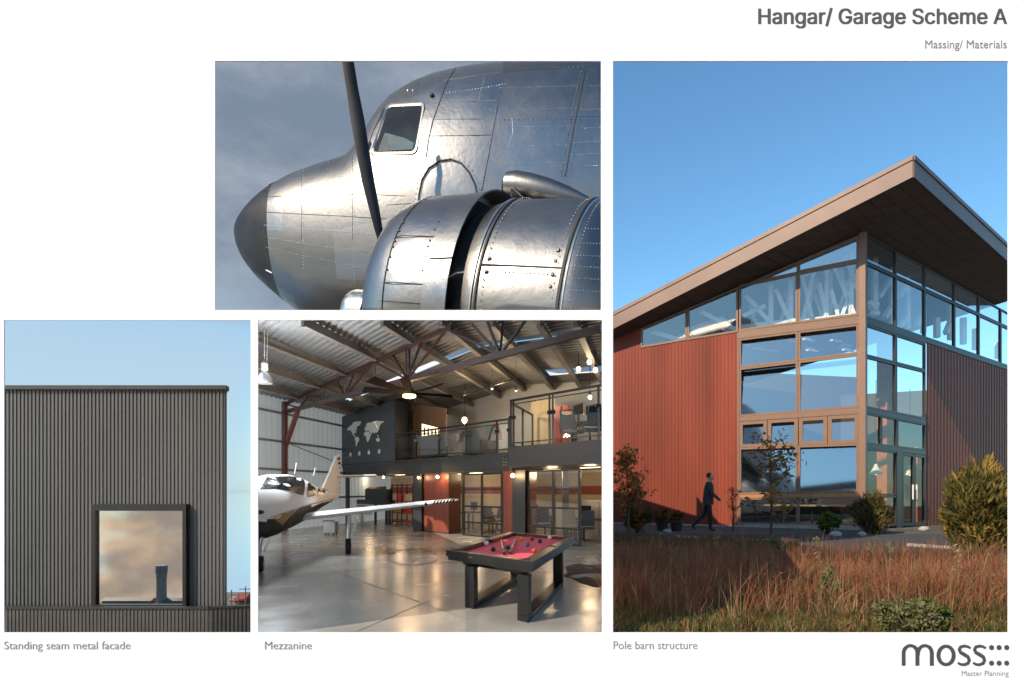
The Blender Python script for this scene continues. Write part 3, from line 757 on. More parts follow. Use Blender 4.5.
for i, (a0, a1) in enumerate(((-40, -8), (-6, A0_-.6), (A0_+.2, A0_+36), (A0_+37.4, A0_+75))):       # cowl flaps, slightly flared
    fl = MB(); n_ = 12; aa = [R(a0+(a1-a0)*k/n_) for k in range(n_+1)]
    rows = [[C1+AXN*s+(UPV*math.cos(a)+PRP*math.sin(a))*r for a in aa] for s, r in ((.83, 2.012), (.62, 2.035), (.40, 2.075), (.40, 2.05), (.62, 2.01), (.83, 1.985))]
    fl.loft(rows+[rows[0]], False, False)
    for k in (0, n_): fl.add([r[k] for r in rows], [tuple(range(6))])
    trimmed(fl.build('cowl_flap', m_al2 if i != 2 else m_al, air, smooth=40))
# near-black ring in the recess behind the flaps
rc = MB(); rc.loft([nring(.80, 1.9), nring(.62, 1.74)], True, False); trimmed(rc.build('cooling_gap', mk('gap_black', (.02, .02, .02), rough=.9), air), cap=False)
# air scoop on top of the nacelle
KS0 = lambda L_: [(r*KN, h*KN) for r, h in L_]
sc_pts = [(506, 187, 11.35, .02), (505.5, 186, 11.35, .13), (508, 186, 11.33, .20), (516, 186.5, 11.3, .225), (530, 188.5, 11.2, .22), (548, 191.5, 11.1, .19), (568, 196, 11.0, .14), (586, 200.5, 10.9, .07), (594, 202, 10.85, .02)]
sc = MB(); rr = []
for px, py, Y, r in sc_pts:
    c = P(px, py, Y*KN); rr.append([c+UPV*math.cos(2*math.pi*k/20)*r*1.15+PRP*math.sin(2*math.pi*k/20)*r*1.2 for k in range(20)])
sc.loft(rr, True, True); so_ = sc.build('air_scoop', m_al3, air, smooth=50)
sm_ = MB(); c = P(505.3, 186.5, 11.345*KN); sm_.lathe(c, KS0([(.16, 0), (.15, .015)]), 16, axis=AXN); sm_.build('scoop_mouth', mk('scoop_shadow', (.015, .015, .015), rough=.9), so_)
st_ = MB(); st_.tube([P(511, 190, 11.2*KN), P(514, 189, 11.05*KN), P(521, 196, 11.0*KN), P(527, 201, 10.98*KN)], .022, 8); st_.tube([P(511, 187, 11.1*KN), P(512, 201, 11.05*KN)], .016, 6); st_.build('hose', m_seamline, air, smooth=60)
# propeller: hub dome and blade
HB = C1+AXN*2.95; hub = MB()
prh = P(357, 313, 12.25*KN); KS = lambda L_: [(r*KN, h*KN) for r, h in L_]
hub.lathe(prh-AXN*.35, KS([(.44, 0), (.44, .30), (.43, .36), (.40, .44), (.34, .50), (.24, .55), (.1, .58), (.01, .585)]), 28, axis=AXN)
trimmed(hub.build('propeller_hub', mk('hub_metal', (.62, .58, .50), rough=.28, metal=1., rvar=.08), air, smooth=50))
ring = MB(); ring.lathe(prh-AXN*.62, KS([(.40, 0), (.47, .05), (.47, .2), (.40, .26)]), 24, axis=AXN); trimmed(ring.build('hub_collar', mk('oil_brass', (.30, .19, .10), rough=.4, metal=.8), air, smooth=50))
bl = MB(); BP = [(344.6, 40, 11.8, 11.4), (347.8, 61, 8, 11.9), (352.2, 88, 8, 12.0), (357.6, 120, 8, 12.0), (363, 152, 7.6, 12.05), (368.6, 184, 6.9, 12.1), (374, 208, 5.6, 12.1), (379, 232, 4.0, 12.15), (382.6, 248, 2.6, 12.2), (383.5, 262, 2.0, 12.25), (384, 284, 2.0, 12.3)]
rr = []
for i, (px, py, hw, Y) in enumerate(BP):
    if i == 0: hw = 4.0; Y = 11.9
    elif i < 3: hw = 5.7
    elif hw > 2.7: hw *= .83
    tw_ = R(20+55*max(0, (py-150)/110)) if py > 150 else R(20)
    Y *= KN; c = P(px, py, Y); h = hw/F*Y/math.cos(min(tw_, R(62)))
    ch = Vector((math.cos(tw_), math.sin(tw_), 0))*h; th_ = Vector((-math.sin(tw_), math.cos(tw_), 0))*(.05+.05*i/10)
    rr.append([c-ch, c-ch*.5-th_*.8, c+ch*.2-th_, c+ch, c+ch*.2+th_*.5, c-ch*.5+th_*.5])
bl.loft(rr, True, True); bo = bl.build('propeller_blade', m_prop, air, smooth=50); trimmed(bo, end=False)
cf = MB(); cf.loft([[P(377.6, 246, 12.35*KN), P(381.5, 248, 12.3*KN), P(381, 249, 12.5*KN)], [P(378.6, 262, 12.4*KN), P(383, 262, 12.35*KN), P(382, 262, 12.55*KN)], [P(379.5, 290, 12.4*KN), P(385, 288, 12.35*KN), P(384, 288, 12.55*KN)]]); cf.build('blade_cuff', m_al2, bo, smooth=30)
# steel ledge that carries the section (hidden in the gap between the pictures)
# ================================================================ hangar (laid out on its own plan axes: s along the trusses, k into the depth)
CN = Vector((-8.55, 32.2, 0)); DU = Vector((.2156, 1, 0)); DW = Vector((.8156, -1, 0)); UDIR = DU.normalized(); WDIR = DW.normalized()
NW_ = Vector((-WDIR.y, WDIR.x, 0)); NW_ = NW_ if NW_.y < 0 else -NW_       # faces the viewer
def IP(s, k, z): return Vector((CN.x+DW.x*s+DU.x*k, CN.y+DW.y*s+DU.y*k, z))
def s_at(px, k):
    r = (px-CX)/F
    return (r*(CN.y+k)-CN.x-DU.x*k)/(DW.x+r)
def Wp(px, py, k):
    q = IP(s_at(px, k), k, 0); return Vector((q.x, q.y, EYE+(HY-py)/F*q.y))
def Up(px, py, s):
    r = (px-CX)/F; k = (r*(CN.y-s)-CN.x-DW.x*s)/(DU.x-r); q = IP(s, k, 0); return Vector((q.x, q.y, EYE+(HY-py)/F*q.y))
def roof_z(s): return 5.5+.092*s if s < 9.6 else 6.383-.12*(s-9.6)
def sbox(mb, s0, s1, k0, k1, z0, z1, mat=0):
    vs = [IP(min(s, s_at(606.9, k)), k, z) for z in (z0, z1) for k in (k0, k1) for s in (s0, s1)]
    return mb.add(vs, [(0, 1, 3, 2), (4, 6, 7, 5), (0, 4, 5, 1), (2, 3, 7, 6), (0, 2, 6, 4), (1, 5, 7, 3)], mat)

m_floor = mk('polished_concrete', (.27, .27, .265), rough=.24, var=.2, scale=.45, rvar=.05, spec=.6, detail=8, col2=(.33, .31, .28), bump=.004, bscale=3)
m_sheet = translucent('translucent_white_sheet', (.50, .57, .62), .28)
m_sheet2 = translucent('light_diffusing_sheet', (.92, .95, .97), .85)  # for the added unseen walls and front sheets
m_roofin = mk('grey_roof_sheet', (.20, .197, .195), rough=.55, var=.2, scale=.5, metal=.15)
m_purlin = mk('galvanised_purlin', (.20, .185, .165), rough=.5, metal=.2, var=.2)
m_redsteel = mk('red_oxide_steel', (.13, .045, .04), rough=.5, var=.2)
m_trussd = mk('dark_brown_steel', (.038, .016, .015), rough=.5, var=.2)
m_charcoal = mk('charcoal_paint', (.028, .032, .038), rough=.5, var=.1)
m_slate = mk('slate_blue_paint', (.060, .070, .084), rough=.55, var=.08)
m_white = mk('white_paint', (.72, .71, .68), rough=.6, var=.03)
m_wood = mk('brown_timber', (.28, .15, .08), rough=.5, var=.25, scale=2, stretch=(6, 6, .4))
m_ply = mk('pale_plywood', (.62, .50, .32), rough=.5, var=.15, scale=2, stretch=(6, 6, .4))
m_creamw = mk('cream_wall', (.52, .43, .30), rough=.7, var=.06)
m_redband = mk('red_band_paint', (.28, .055, .035), rough=.6)
m_rust = mk('oxblood_panel', (.20, .048, .03), rough=.4, var=.2, scale=2, stretch=(5, 5, .6))
m_clear = glass('clear_glass', .035, (.93, .95, .95), .02, graze=.15)
m_smoke = glass('smoked_glass', .22, (.45, .5, .52), .03)

# floor slab
mb = MB()
fl_poly = [(-.4015*7.43, 7.43), (.1490*7.43, 7.43), (.1490*28, 28), (-.32*43, 43), (-.4015*26.2, 26.2)]
mb.prism([(x, y, 0) for x, y in fl_poly][::-1], (0, 0, -.046)); tag(mb.build('floor', m_floor, loc=(0, 8, 0)), kind='structure')
# faint red paint ring with an arrow on the floor, and saw joints
mb = MB()
for sc_ in (1, .93):
    pts = [floor_at(413+26*math.cos(t)*sc_, 557+8.2*math.sin(t)*sc_, .005) for t in [2*math.pi*i/48 for i in range(49)]]
    for a, b in zip(pts, pts[1:]):
        mb.bar(a, b, .025, .003)
for q in ([(404, 559), (416, 561)], [(416, 561), (411, 558.5)], [(416, 561), (412, 563)]): mb.bar(floor_at(*q[0], .005), floor_at(*q[1], .005), .03, .003)
tag(mb.build('floor_marking', mk('faded_red_paint', (.20, .09, .075), rough=.35, var=.4, scale=3)), kind='structure')
mb = MB()
for q in ([(331, 570), (470, 620)], [(430, 600), (355, 632)], [(258, 586), (300, 575)], [(300, 575), (470, 560)]): mb.bar(floor_at(*q[0], .004), floor_at(*q[1], .004), .010, .002)
tag(mb.build('floor_joint', mk('saw_joint', (.15, .147, .14), rough=.5)), kind='structure')

m_girt = mk('grey_girt', (.24, .25, .26), rough=.5, metal=.2)
hg = thing('hangar', IP(4, -4, 0), 'open hangar hall with ribbed walls, steel trusses and a ribbed metal roof', 'hangar')
# left side wall (ribbed white sheet), with girts
k_front = -6.0
kf = Up(254.6, 480, 0); kfk = (kf.y-CN.y)
mb = MB(); corr_wall(mb, IP(0, kfk, 0), UDIR, WDIR, 0, (6.5-kfk)*DU.length, .42, .022, lambda s: 0, lambda s: 5.58, duty=.2)
mb.build('side_wall', m_sheet, hg)
for zz in (1.35, 2.55, 3.72, 4.9):
    mb = MB(); mb.bar(IP(.13, kfk, zz), IP(.13, 6.4, zz), .08, .09); mb.build('girt', m_girt, hg)
mb = MB(); mb.bar(IP(.1, kfk+2.2, 3.7), IP(.1, 3, 2.5), .03, .03); mb.build('wind_brace', m_purlin, hg)
# added unseen edge-on walls: keep direct sun out, glow soft light into the hall
mb = MB(); 
def sight_wall(px, Y0, Y1, zt):
    r = (px-CX)/F; a, b = Vector((r*Y0, Y0, -.05)), Vector((r*Y1, Y1, -.05))
    n_ = Vector((b-a).normalized().cross(Vector((0, 0, 1))))*.02
    mb.prism([a, b, (b.x, b.y, zt(Y1)), (a.x, a.y, zt(Y0))], n_)
cz = lambda Y: EYE+(HY-314.6)/F*Y
sight_wall(254.3, 7.44, kf.y, lambda Y: min(cz(Y), 5.6))
sight_wall(607.3, 7.44, 27.5, lambda Y: min(cz(Y), 6.1))
mb.build('unseen_light_wall', m_sheet2, hg)
# back wall of the upper floor and of the ground floor
mb = MB(); sbox(mb, -.2, 16, 6.0, 6.15, 0, 2.4, 0); sbox(mb, -.2, 16, 6.0, 6.15, 2.4, 6.6, 1); mb.build('back_wall', [m_creamw, m_white], hg)
mb = MB(); sbox(mb, 0, 14.3, 5.96, 5.995, 1.52, 1.86); mb.build('wall_band', m_redband, hg)
# roof sheets with translucent strips
SKY_S = [(-2.25, -1.55, 2.0, 13.4), (3.0, 4.1, 11.2, 13.5), (4.6, 5.4, 2.6, 4.2)]
rb = MB(); skl = []
kk = -10.9; dk = .16; i = 0
def srange(k):
    lo = max(0, (-.4022*(CN.y+k)-CN.x-DU.x*k)/(DW.x-.4022))
    hi1 = (EYE+.2715*(CN.y+k)-5.5)/(.092+.2715)
    a = (lo, min(9.6, hi1))
    h2 = (EYE+.2715*(CN.y+k)+.2715*0-6.383-.12*9.6)/(.2715-.12)
    hi2 = min((.1485*(CN.y+k)-CN.x-DU.x*k)/(DW.x+.1485), h2)
    return a, (9.6, hi2)
while kk < 6.2:
    z_off = .045 if i % 2 else 0
    for (a, b) in srange(kk):
        segs = [(a, b)]
        for k0, k1, s0, s1 in SKY_S:
            if k0 <= kk < k1:
                ns = []
                for p, q in segs:
                    if s0 > p: ns.append((p, min(q, s0)))
                    if s1 < q: ns.append((max(p, s1), q))
                segs = ns
        for p, q in segs:
            if q-p < .02: continue
            for k0, k1, za, zb2 in ((kk, kk+dk*.72, z_off, z_off), (kk+dk*.72, kk+dk, z_off, .045-z_off)):
                rb.add([IP(p, k0, roof_z(p)+za), IP(q, k0, roof_z(q-1e-4)+za), IP(q, k1, roof_z(q-1e-4)+zb2), IP(p, k1, roof_z(p)+zb2)], [(0, 1, 2, 3)])
    kk += dk; i += 1
rb.build('roof', m_roofin, hg, recalc=False)
m_skyl = translucent('skylight_sheet', (.9, .93, .95), .85)
for k0, k1, s0, s1 in SKY_S:
    mb = MB()
    for a, b in ((s0, min(s1, 9.6)), (max(s0, 9.6), s1)):
        if b-a > .05: mb.add([IP(a, k0-.05, roof_z(a)+.06), IP(b, k0-.05, roof_z(b-1e-4)+.06), IP(b, k1+.05, roof_z(b-1e-4)+.06), IP(a, k1+.05, roof_z(a)+.06)], [(0, 1, 2, 3)])
    mb.build('skylight', m_skyl, hg, recalc=False)
for s in (1.3, 3.0, 4.75, 6.5, 8.2, 9.55, 11.0, 12.3, 13.25):
    ks = [k for k in np.arange(-10.9, 6, .1) if any(a+.05 < s < b for a, b in srange(k))]
    if not ks: continue
    mb = MB(); z = roof_z(s)-.15; mb.bar(IP(s, ks[0], z), IP(s, 5.95, z), .09, .26); mb.bar(IP(s+.06, ks[0], z-.12), IP(s+.06, 5.95, z-.12), .14, .03)
    mb.build('purlin', m_purlin, hg)
# added unseen front sheets: block direct sun, pass soft light into the hall
mb = MB(); c0, c1_ = 15.6, 7.45
A_ = [P(254.8, 315.3, c1_), P(607, 315.3, c1_), P(607, 315.3, c0+.4), P(430, 315.3, c0+2.6), P(254.5, 315.3, c0+.6)]
mb.prism(A_, (0, 0, -.012)); A_ = None
mb = MB(); cyA, cyB = 7.45, 9.0
mb.prism([P(430, 315.3, cyA), P(607, 315.3, cyA), P(607, 315.3, cyB), P(430, 315.3, cyB)], (0, 0, -.012))
mb.prism([P(430, 315.3, cyB), P(607, 315.3, cyB), P(607, 315.3, c0+.4), P(430, 315.3, c0+2.6)], (0, 0, -.012)); mb.build('added_canopy_diffuser', m_sheet2, hg)
mb = MB(); mb.prism([P(254.8, 315.3, cyA), P(430, 315.3, cyA), P(430, 315.3, c0+2.6), P(254.8, 315.3, c0+.6)], (0, 0, -.012)); mb.build('added_canopy', mk('canopy_dark_sheet', (.04, .036, .032), rough=.9, var=.2), hg)  # added dark sheet, keeps the reflections under the nose dark
# lattice truss on a red column
KT = -5.19
tr = thing('roof_truss', IP(7, KT, 4.9), 'long dark brown steel lattice truss spanning the hangar beneath the roof', 'truss')
mb = MB(); zc = 4.98; sL, sR = .05, 14.02
kx = lambda s: KT
mb.bar(IP(sL, KT, zc), IP(sR, KT, zc), .10, .13); mb.bar(IP(sL, KT, zc-.07), IP(sR, KT, zc-.07), .15, .03); mb.build('bottom_chord', m_trussd, tr)
mb = MB(); mb.bar(IP(0, KT, 5.28), IP(9.6, KT, roof_z(9.6)-.32), .10, .12); 
srm = min(srange(KT)[1][1], 14); mb.bar(IP(9.6, KT, roof_z(9.6)-.32), IP(srm, KT, roof_z(srm)-.32), .12, .15); mb.build('top_chord', m_trussd, tr)
zt_ = lambda s: roof_z(s)-.32
for sn, fan in ((1.45, (.5, 2.2)), (4.72, (3.35, 4.2, 4.72, 5.3, 6.3)), (8.04, (6.5, 7.35, 8.0, 8.7, 9.7)), (11.5, (9.7, 10.6, 11.1, 11.6, 12.3))):
    for sf in fan: mb = MB(); mb.bar(IP(sn, KT, zc), IP(sf, KT, min(zt_(sf), EYE+.27*IP(sf, KT, 0).y)), .055, .055); mb.build('web_bar', m_trussd, tr)
for sv in (3.3, 6.45): mb = MB(); mb.bar(IP(sv, KT, zc), IP(sv, KT, zt_(sv)), .06, .06); mb.build('web_bar', m_trussd, tr)
cl = thing('steel_column', IP(.1, KT, 0), 'dark red steel column with diagonal brace against the left ribbed wall', 'column')
mb = MB(); sbox(mb, .02, .30, KT-.12, KT+.12, 0, 5.4); mb.build('shaft', m_redsteel, cl)
mb = MB(); mb.bar(IP(.25, KT, 3.55), IP(1.35, KT, 4.92), .15, .17); mb.build('brace', m_redsteel, cl)

# ---- mezzanine
mz = thing('mezzanine', IP(7, 2, 2.35), 'charcoal steel mezzanine deck spanning the back of the hangar', 'mezzanine')
sJ = s_at(510.5, 0)
mb = MB(); sbox(mb, .06, 14.3, .12, 5.95, 2.5, 2.96); mb.build('deck', m_charcoal, mz)
mb = MB(); sbox(mb, .06, sJ, 0, .11, 2.36, 2.98); sbox(mb, .06, sJ, -.07, 0, 2.36, 2.42); sbox(mb, .06, sJ, -.07, 0, 2.92, 2.985); mb.build('edge_beam', m_charcoal, mz)
mb = MB(); sbox(mb, sJ+.002, 14.3, -.28, .11, 2.46, 3.15); sbox(mb, sJ+.002, 14.3, -.36, -.28, 2.46, 2.54); mb.build('raised_edge_beam', m_charcoal, mz)
m_bolt = mk('steel_bolt', (.4, .4, .4), rough=.4, metal=.8)
for z in (2.56, 2.66, 2.78, 2.9):
    for ds in (-.28, -.18): mb = MB(); mb.ball(IP(sJ+ds, -.03, z), .022, 6, 4); mb.build('bolt', m_bolt, mz)
for px in (347, 418.5, 519.5):
    a = s_at(px, .02); wd = {347: .13, 418.5: .26, 519.5: .26}[px]
    mb = MB(); sbox(mb, a-wd, a+wd, .0 if px == 347 else -.12, .16, .0, 2.36); mb.build('post', m_charcoal, mz)
# clad cabins beside the posts
def clad(px0, px1, k0, k1, label):
    t = thing('wall_panel', IP((s_at(px0, k0)+s_at(px1, k0))/2, (k0+k1)/2, 0), label, 'wall panel')
    mb = MB(); sbox(mb, s_at(px0, k0), s_at(px1, k0), k0, k1, .06, 2.35); mb.build('cladding', m_rust, t)
    mb = MB(); sbox(mb, s_at(px0, k0)-.02, s_at(px1, k0)+.02, k0-.02, k1+.02, 0, .06); mb.build('skirting', m_charcoal, t); return t
clad(424, 448.5, .0, 1.6, 'wide oxblood red wall panel left of the glass screens under the mezzanine')
clad(502.3, 514.2, .0, 1.6, 'oxblood red wall panel between the two black framed glass screens')
clad(524.6, 528, .03, 1.6, 'narrow oxblood red strip just right of the middle charcoal post')
# glazed screens
def screen(label, pxs, tr_z, ztop, zbot=0.0, group=None):
    t = thing('glass_screen', IP((s_at(pxs[0], 0)+s_at(pxs[-1], 0))/2, 0, 0), label, 'glass screen')
    ss = [s_at(p, .03) for p in pxs]
    mb = MB()
    for s in ss: sbox(mb, s-.045, s+.045, -.02, .07, zbot, ztop)
    for z in tr_z+[ztop-.03, zbot+.03]: sbox(mb, ss[0]+.046, ss[-1]-.046, -.012, .062, z-.03, z+.03)
    mb.build('frame', m_black, t)
    for a, b in zip(ss, ss[1:]):
        mb = MB(); mb.add([IP(a+.05, .025, zbot+.04), IP(b-.05, .025, zbot+.04), IP(b-.05, .025, ztop-.04), IP(a+.05, .025, ztop-.04)], [(0, 1, 2, 3)]); mb.build('pane', m_clear, t)
    return t
screen('black framed glass screen of two bays between the red wall panels', [463.2, 482, 502], [.51, 1.1, 1.73], 2.3)
screen('black framed glass screen right of the pool table, with two wide bays', [528.5, 553.4, 579.6], [.51, 1.14, 1.72], 2.34)
# wall of the world map
mp_ = thing('map_wall', Wp(367, 467, -.02), 'slate blue partition with a white world map on the mezzanine', 'partition')
pg = [Wp(339.5, 468, -.02), Wp(394.4, 463.2, -.02), Wp(394.4, 399.8, -.02), Wp(357, 411.5, -.02), Wp(339.5, 417.5, -.02)]
mb = MB(); mb.prism(pg, DU*.1); mb.build('panel', m_slate, mp_)
mb = MB(); a = s_at(394.6, 0)
mb.prism([IP(a, -.02, 2.98), IP(a, 1.6, 2.98), IP(a, 1.6, 5.75), IP(a, -.02, 5.62)], DW*.07); mb.build('return_panel', m_charcoal, mp_)
CONT = [[(117, 408), (128, 392), (150, 375), (160, 358), (180, 352), (212, 350), (213, 360), (203, 378), (190, 384), (182, 392), (187, 402), (176, 414), (183, 424), (176, 432), (168, 428), (162, 440), (172, 453), (180, 460), (176, 462), (164, 452), (154, 436), (148, 420), (138, 410), (124, 416)],
 [(176, 460), (188, 456), (200, 468), (199, 482), (190, 498), (184, 515), (179, 524), (176, 505), (178, 490), (170, 474)],
 [(232, 436), (240, 424), (252, 420), (268, 424), (272, 434), (284, 440), (276, 452), (272, 470), (262, 488), (254, 490), (250, 470), (246, 452), (234, 448)],
 [(240, 412), (238, 398), (248, 382), (250, 368), (262, 360), (280, 358), (300, 352), (322, 346), (344, 350), (368, 349), (366, 358), (348, 366), (344, 380), (336, 392), (340, 400), (330, 412), (326, 424), (316, 430), (308, 424), (304, 436), (297, 424), (290, 428), (284, 438), (274, 424), (262, 414), (250, 418)],
 [(314, 474), (324, 464), (336, 466), (342, 478), (336, 490), (322, 488)], [(322, 440), (330, 448), (336, 458), (328, 456)]]
mb = MB()
for c in CONT: mb.prism([Wp(330+x/6.833, 370+y/6.833, -.055) for x, y in c], NW_*.012)
mb.build('world_map', m_white, mp_)
for i, (px, py) in enumerate(((350.8, 454.6), (359.6, 453.4), (369.1, 452.3), (379.4, 451.4))):
    c = Wp(px, py, -.05)
    t = thing('wall_clock', c, ('leftmost', 'second from left', 'third from left', 'rightmost')[i]+' of four round white clocks below the world map', 'clock', 'clocks under the world map')
    mb = MB(); mb.lathe(c, [(.105, 0), (.105, .03), (.095, .035)], 20, axis=NW_); mb.build('dial', m_white, t)
    mb = MB(); h = c+NW_*.045; mb.bar(h, h+Vector((0, 0, .06)), .008, .006); mb.bar(h, h+WDIR*(.045 if i % 2 else -.045)+Vector((0, 0, .02*(i-1))), .008, .006); mb.build('hands', m_black, t)
# tall dark glass door, timber partition with lit picture, white rear wall
t = thing('glass_door', Wp(403, 459, 1.5), 'tall dark framed glass door between the slate partition and the timber wall', 'door')
q = [Wp(396, 460, 1.5), Wp(410, 459, 1.5), Wp(410, 411, 1.5), Wp(396, 409, 1.5)]; c = sum(q, Vector())/4
qi = [c+(p-c)*.86 for p in q]; mb = MB(); mb.frame(q, qi, DU*.06); mb.build('frame', m_charcoal, t)
mb = MB(); mb.prism([p+DU*.02 for p in qi], DU*.02); mb.build('pane', glass('door_mirror', .6, (.35, .4, .45), .04), t)
t = thing('timber_wall', Wp(428, 458, 1.9), 'brown timber partition on the mezzanine behind the lit picture', 'partition')
mb = MB(); mb.prism([Wp(395, 461, 1.9), Wp(446, 457, 1.9), Wp(446, 408, 1.9), Wp(395, 402, 1.9)], DU*.08); mb.build('boards', m_wood, t)
t = thing('lit_picture', Wp(430, 440, 1.85), 'backlit cream picture with dark figures on the timber partition', 'picture')
q = [Wp(421, 437.2, 1.8), Wp(439, 440.8, 1.8), Wp(439, 427.2, 1.8), Wp(421, 422.8, 1.8)]
mb = MB(); mb.prism(q, DU*.06); mb.build('frame', m_black, t)
c = sum(q, Vector())/4; mb = MB(); mb.prism([c+(p-c)*.9-DU*.012 for p in q], DU*.012); mb.build('light_panel', emit('lit_picture_glow', (1, .74, .42), 1.1), t)
mb = MB()
for x in (423.5, 427.2, 431, 434.5):
    mb.prism([Wp(x, 435+ (x-423)*.1, 1.78), Wp(x+2, 435.5+(x-423)*.1, 1.78), Wp(x+1.6, 428+(x-423)*.12, 1.78), Wp(x+.9, 426.5+(x-423)*.12, 1.78), Wp(x+.2, 428.6+(x-423)*.12, 1.78)], DU*.004)
mb.build('figures', m_dark, t)
t = thing('abstract_painting', Wp(494, 442, 5.9), 'white abstract canvas with pale blue block and red arch', 'painting')
mb = MB(); mb.prism([Wp(478, 442.5, 5.9), Wp(510, 442, 5.9), Wp(510, 421.5, 5.9), Wp(478, 424.5, 5.9)], DU*.05); mb.build('canvas', m_white, t)
mb = MB(); mb.prism([Wp(486, 434.5, 5.87), Wp(496, 434.5, 5.87), Wp(497.5, 424.5, 5.87), Wp(486, 425.5, 5.87)], DU*.01); mb.build('blue_block', mk('pale_blue_paint', (.35, .60, .66)), t)
mb = MB(); pts = [(489, 440), (490.5, 433), (493, 427), (496.5, 424.5), (499, 427), (500.3, 433), (500.3, 440)]
mb.tube([Wp(x, y, 5.85) for x, y in pts[2:]], .075, 6, 0); mb.tube([Wp(x, y, 5.85) for x, y in pts[:3]], .06, 6, 1); mb.build('arch', [mk('red_oil_paint', (.55, .08, .06)), m_black], t)
t = thing('plywood_panel', Wp(541, 441, 3.4), 'tall pale plywood panel standing behind the raised balcony rail', 'panel')
mb = MB(); mb.prism([Wp(531, 444, 3.4), Wp(549, 443, 3.4), Wp(549, 398.5, 3.4), Wp(531, 402, 3.4)], DU*.05); mb.build('board', m_ply, t)
mb = MB(); mb.prism([Wp(548.5, 445, 3.3), Wp(550.5, 445, 3.3), Wp(550.5, 398, 3.3), Wp(548.5, 398, 3.3)], DU*.05); mb.build('edge_strip', m_charcoal, t)
t = thing('red_cabinet', Wp(561, 440, 2.6), 'tall bright red cabinet on the raised balcony', 'cabinet')
mb = MB(); sbox(mb, s_at(554.5, 2.6), s_at(567.5, 2.6), 2.6, 3.2, 3.0, Wp(561, 405.5, 2.6).z); mb.build('body', mk('bright_red_paint', (.62, .055, .05), rough=.4), t)
mb = MB(); sbox(mb, s_at(561, 2.6)-.01, s_at(561, 2.6)+.01, 2.57, 2.6, 3.1, Wp(561, 406.5, 2.6).z); mb.build('door_gap', m_dark, t)
# dark work table with chairs on the balcony
def chair(loc, rz, label, sc=1.0, mat=None, name='office_chair', cat='chair', group=None):
    t = thing(name, loc, label, cat, group); l = Vector(loc); mat = mat or m_black
    ca, sa = math.cos(rz), math.sin(rz)
    def T(x, y, z): return l+Vector((x*ca-y*sa, x*sa+y*ca, z))*sc
    mb = MB(); mb.box(T(0, 0, .48), .5*sc, .5*sc, .07*sc, rz); mb.build('seat', mat, t)
    mb = MB(); mb.prism([T(-.24, .22, .55), T(.24, .22, .55), T(.2, .3, 1.05), T(-.2, .3, 1.05)], Vector((-sa, ca, 0))*.05*sc); mb.build('backrest', mat, t)
    mb = MB(); mb.tube([T(0, 0, .44), T(0, 0, .12)], .03*sc, 8); 
    for k in range(5): a = 2*math.pi*k/5; mb.bar(T(0, 0, .12), T(.28*math.cos(a), .28*math.sin(a), .05), .04*sc, .03*sc)
    mb.build('pedestal', m_charcoal, t)
    mb = MB()
    for s_ in (-1, 1): mb.bar(T(.27*s_, -.15, .68), T(.27*s_, .18, .68), .05*sc, .03*sc); mb.bar(T(.27*s_, .1, .48), T(.27*s_, .1, .68), .03*sc, .03*sc)
    mb.build('armrests', mat, t); return t
q = Wp(585, 436, 1.2)
t = thing('work_table', (q.x, q.y, 2.97), 'black work table with dark monitors on the raised balcony', 'table')
s0, s1 = s_at(571, 1.0), s_at(606, 1.0)
mb = MB(); sbox(mb, s0, s1, .8, 1.7, 3.78, 3.85); mb.build('tabletop', m_charcoal, t)
for a in (s0+.1, s1-.1):
    for k in (.9, 1.6): mb = MB(); sbox(mb, a-.04, a+.04, k-.04, k+.04, 2.965, 3.78); mb.build('leg', m_charcoal, t)
for a, b in ((573.5, 583), (586, 600)):
    mb = MB(); mb.prism([Wp(a, 415, 1.3), Wp(b, 413.5, 1.3), Wp(b, 403, 1.3), Wp(a, 406, 1.3)], DU*.06); sbox(mb, s_at((a+b)/2, 1.3)-.05, s_at((a+b)/2, 1.3)+.05, 1.3, 1.36, 3.85, Wp(a, 414, 1.3).z); mb.build('monitor', m_black, t)
for px, k, lb in ((572, .55, 'black office chair at the left end of the balcony work table'), (590, .5, 'black office chair at the right side of the balcony work table')):
    q = Wp(px, 440, k); chair((q.x, q.y, 2.97), R(150 if px < 580 else 200), lb, 1.15)
# lounge seats
def armchair(px, k, label, mat):
    q = Wp(px, 450, k); l = Vector((q.x, q.y, 2.962)); t = thing('armchair', l, label, 'armchair')
    mb = MB(); mb.box(l+Vector((0, 0, .28)), .8, .8, .36, R(-40)); mb.build('seat', mat, t)
    mb = MB(); a = R(-40); f = Vector((math.sin(a), -math.cos(a), 0)); r = Vector((math.cos(a), math.sin(a), 0))
    mb.prism([l+f*.35-r*.42+Vector((0, 0, .1)), l+f*.35+r*.42+Vector((0, 0, .1)), l+f*.45+r*.38+Vector((0, 0, .98)), l+f*.45-r*.38+Vector((0, 0, .98))], f*.12); mb.build('backrest', mat, t)
    mb = MB()
    for s_ in (-1, 1): mb.box(l+r*.44*s_+Vector((0, 0, .36)), .1, .8, .52, a)
    mb.build('armrests', mat, t)
    for s_ in (-1, 1):
        for u in (-1, 1): mb = MB(); p = l+r*.34*s_+f*.3*u; mb.tube([p, p+Vector((0, 0, .1))], .025, 6); mb.build('leg', m_black, t)
m_greyf = mk('grey_upholstery', (.10, .105, .115), rough=.9, var=.1, scale=20)
m_silv = mk('silver_velvet', (.28, .25, .21), rough=.4, var=.4, scale=9)
armchair(446, .9, 'dark grey armchair left of the silvery one on the mezzanine', m_greyf)
armchair(460, 1.2, 'silvery brown armchair between two dark grey armchairs', m_silv)
armchair(480, 1.0, 'dark grey armchair in front of the abstract painting', m_greyf)
armchair(436, 1.0, 'dark grey armchair below the backlit picture', m_greyf)
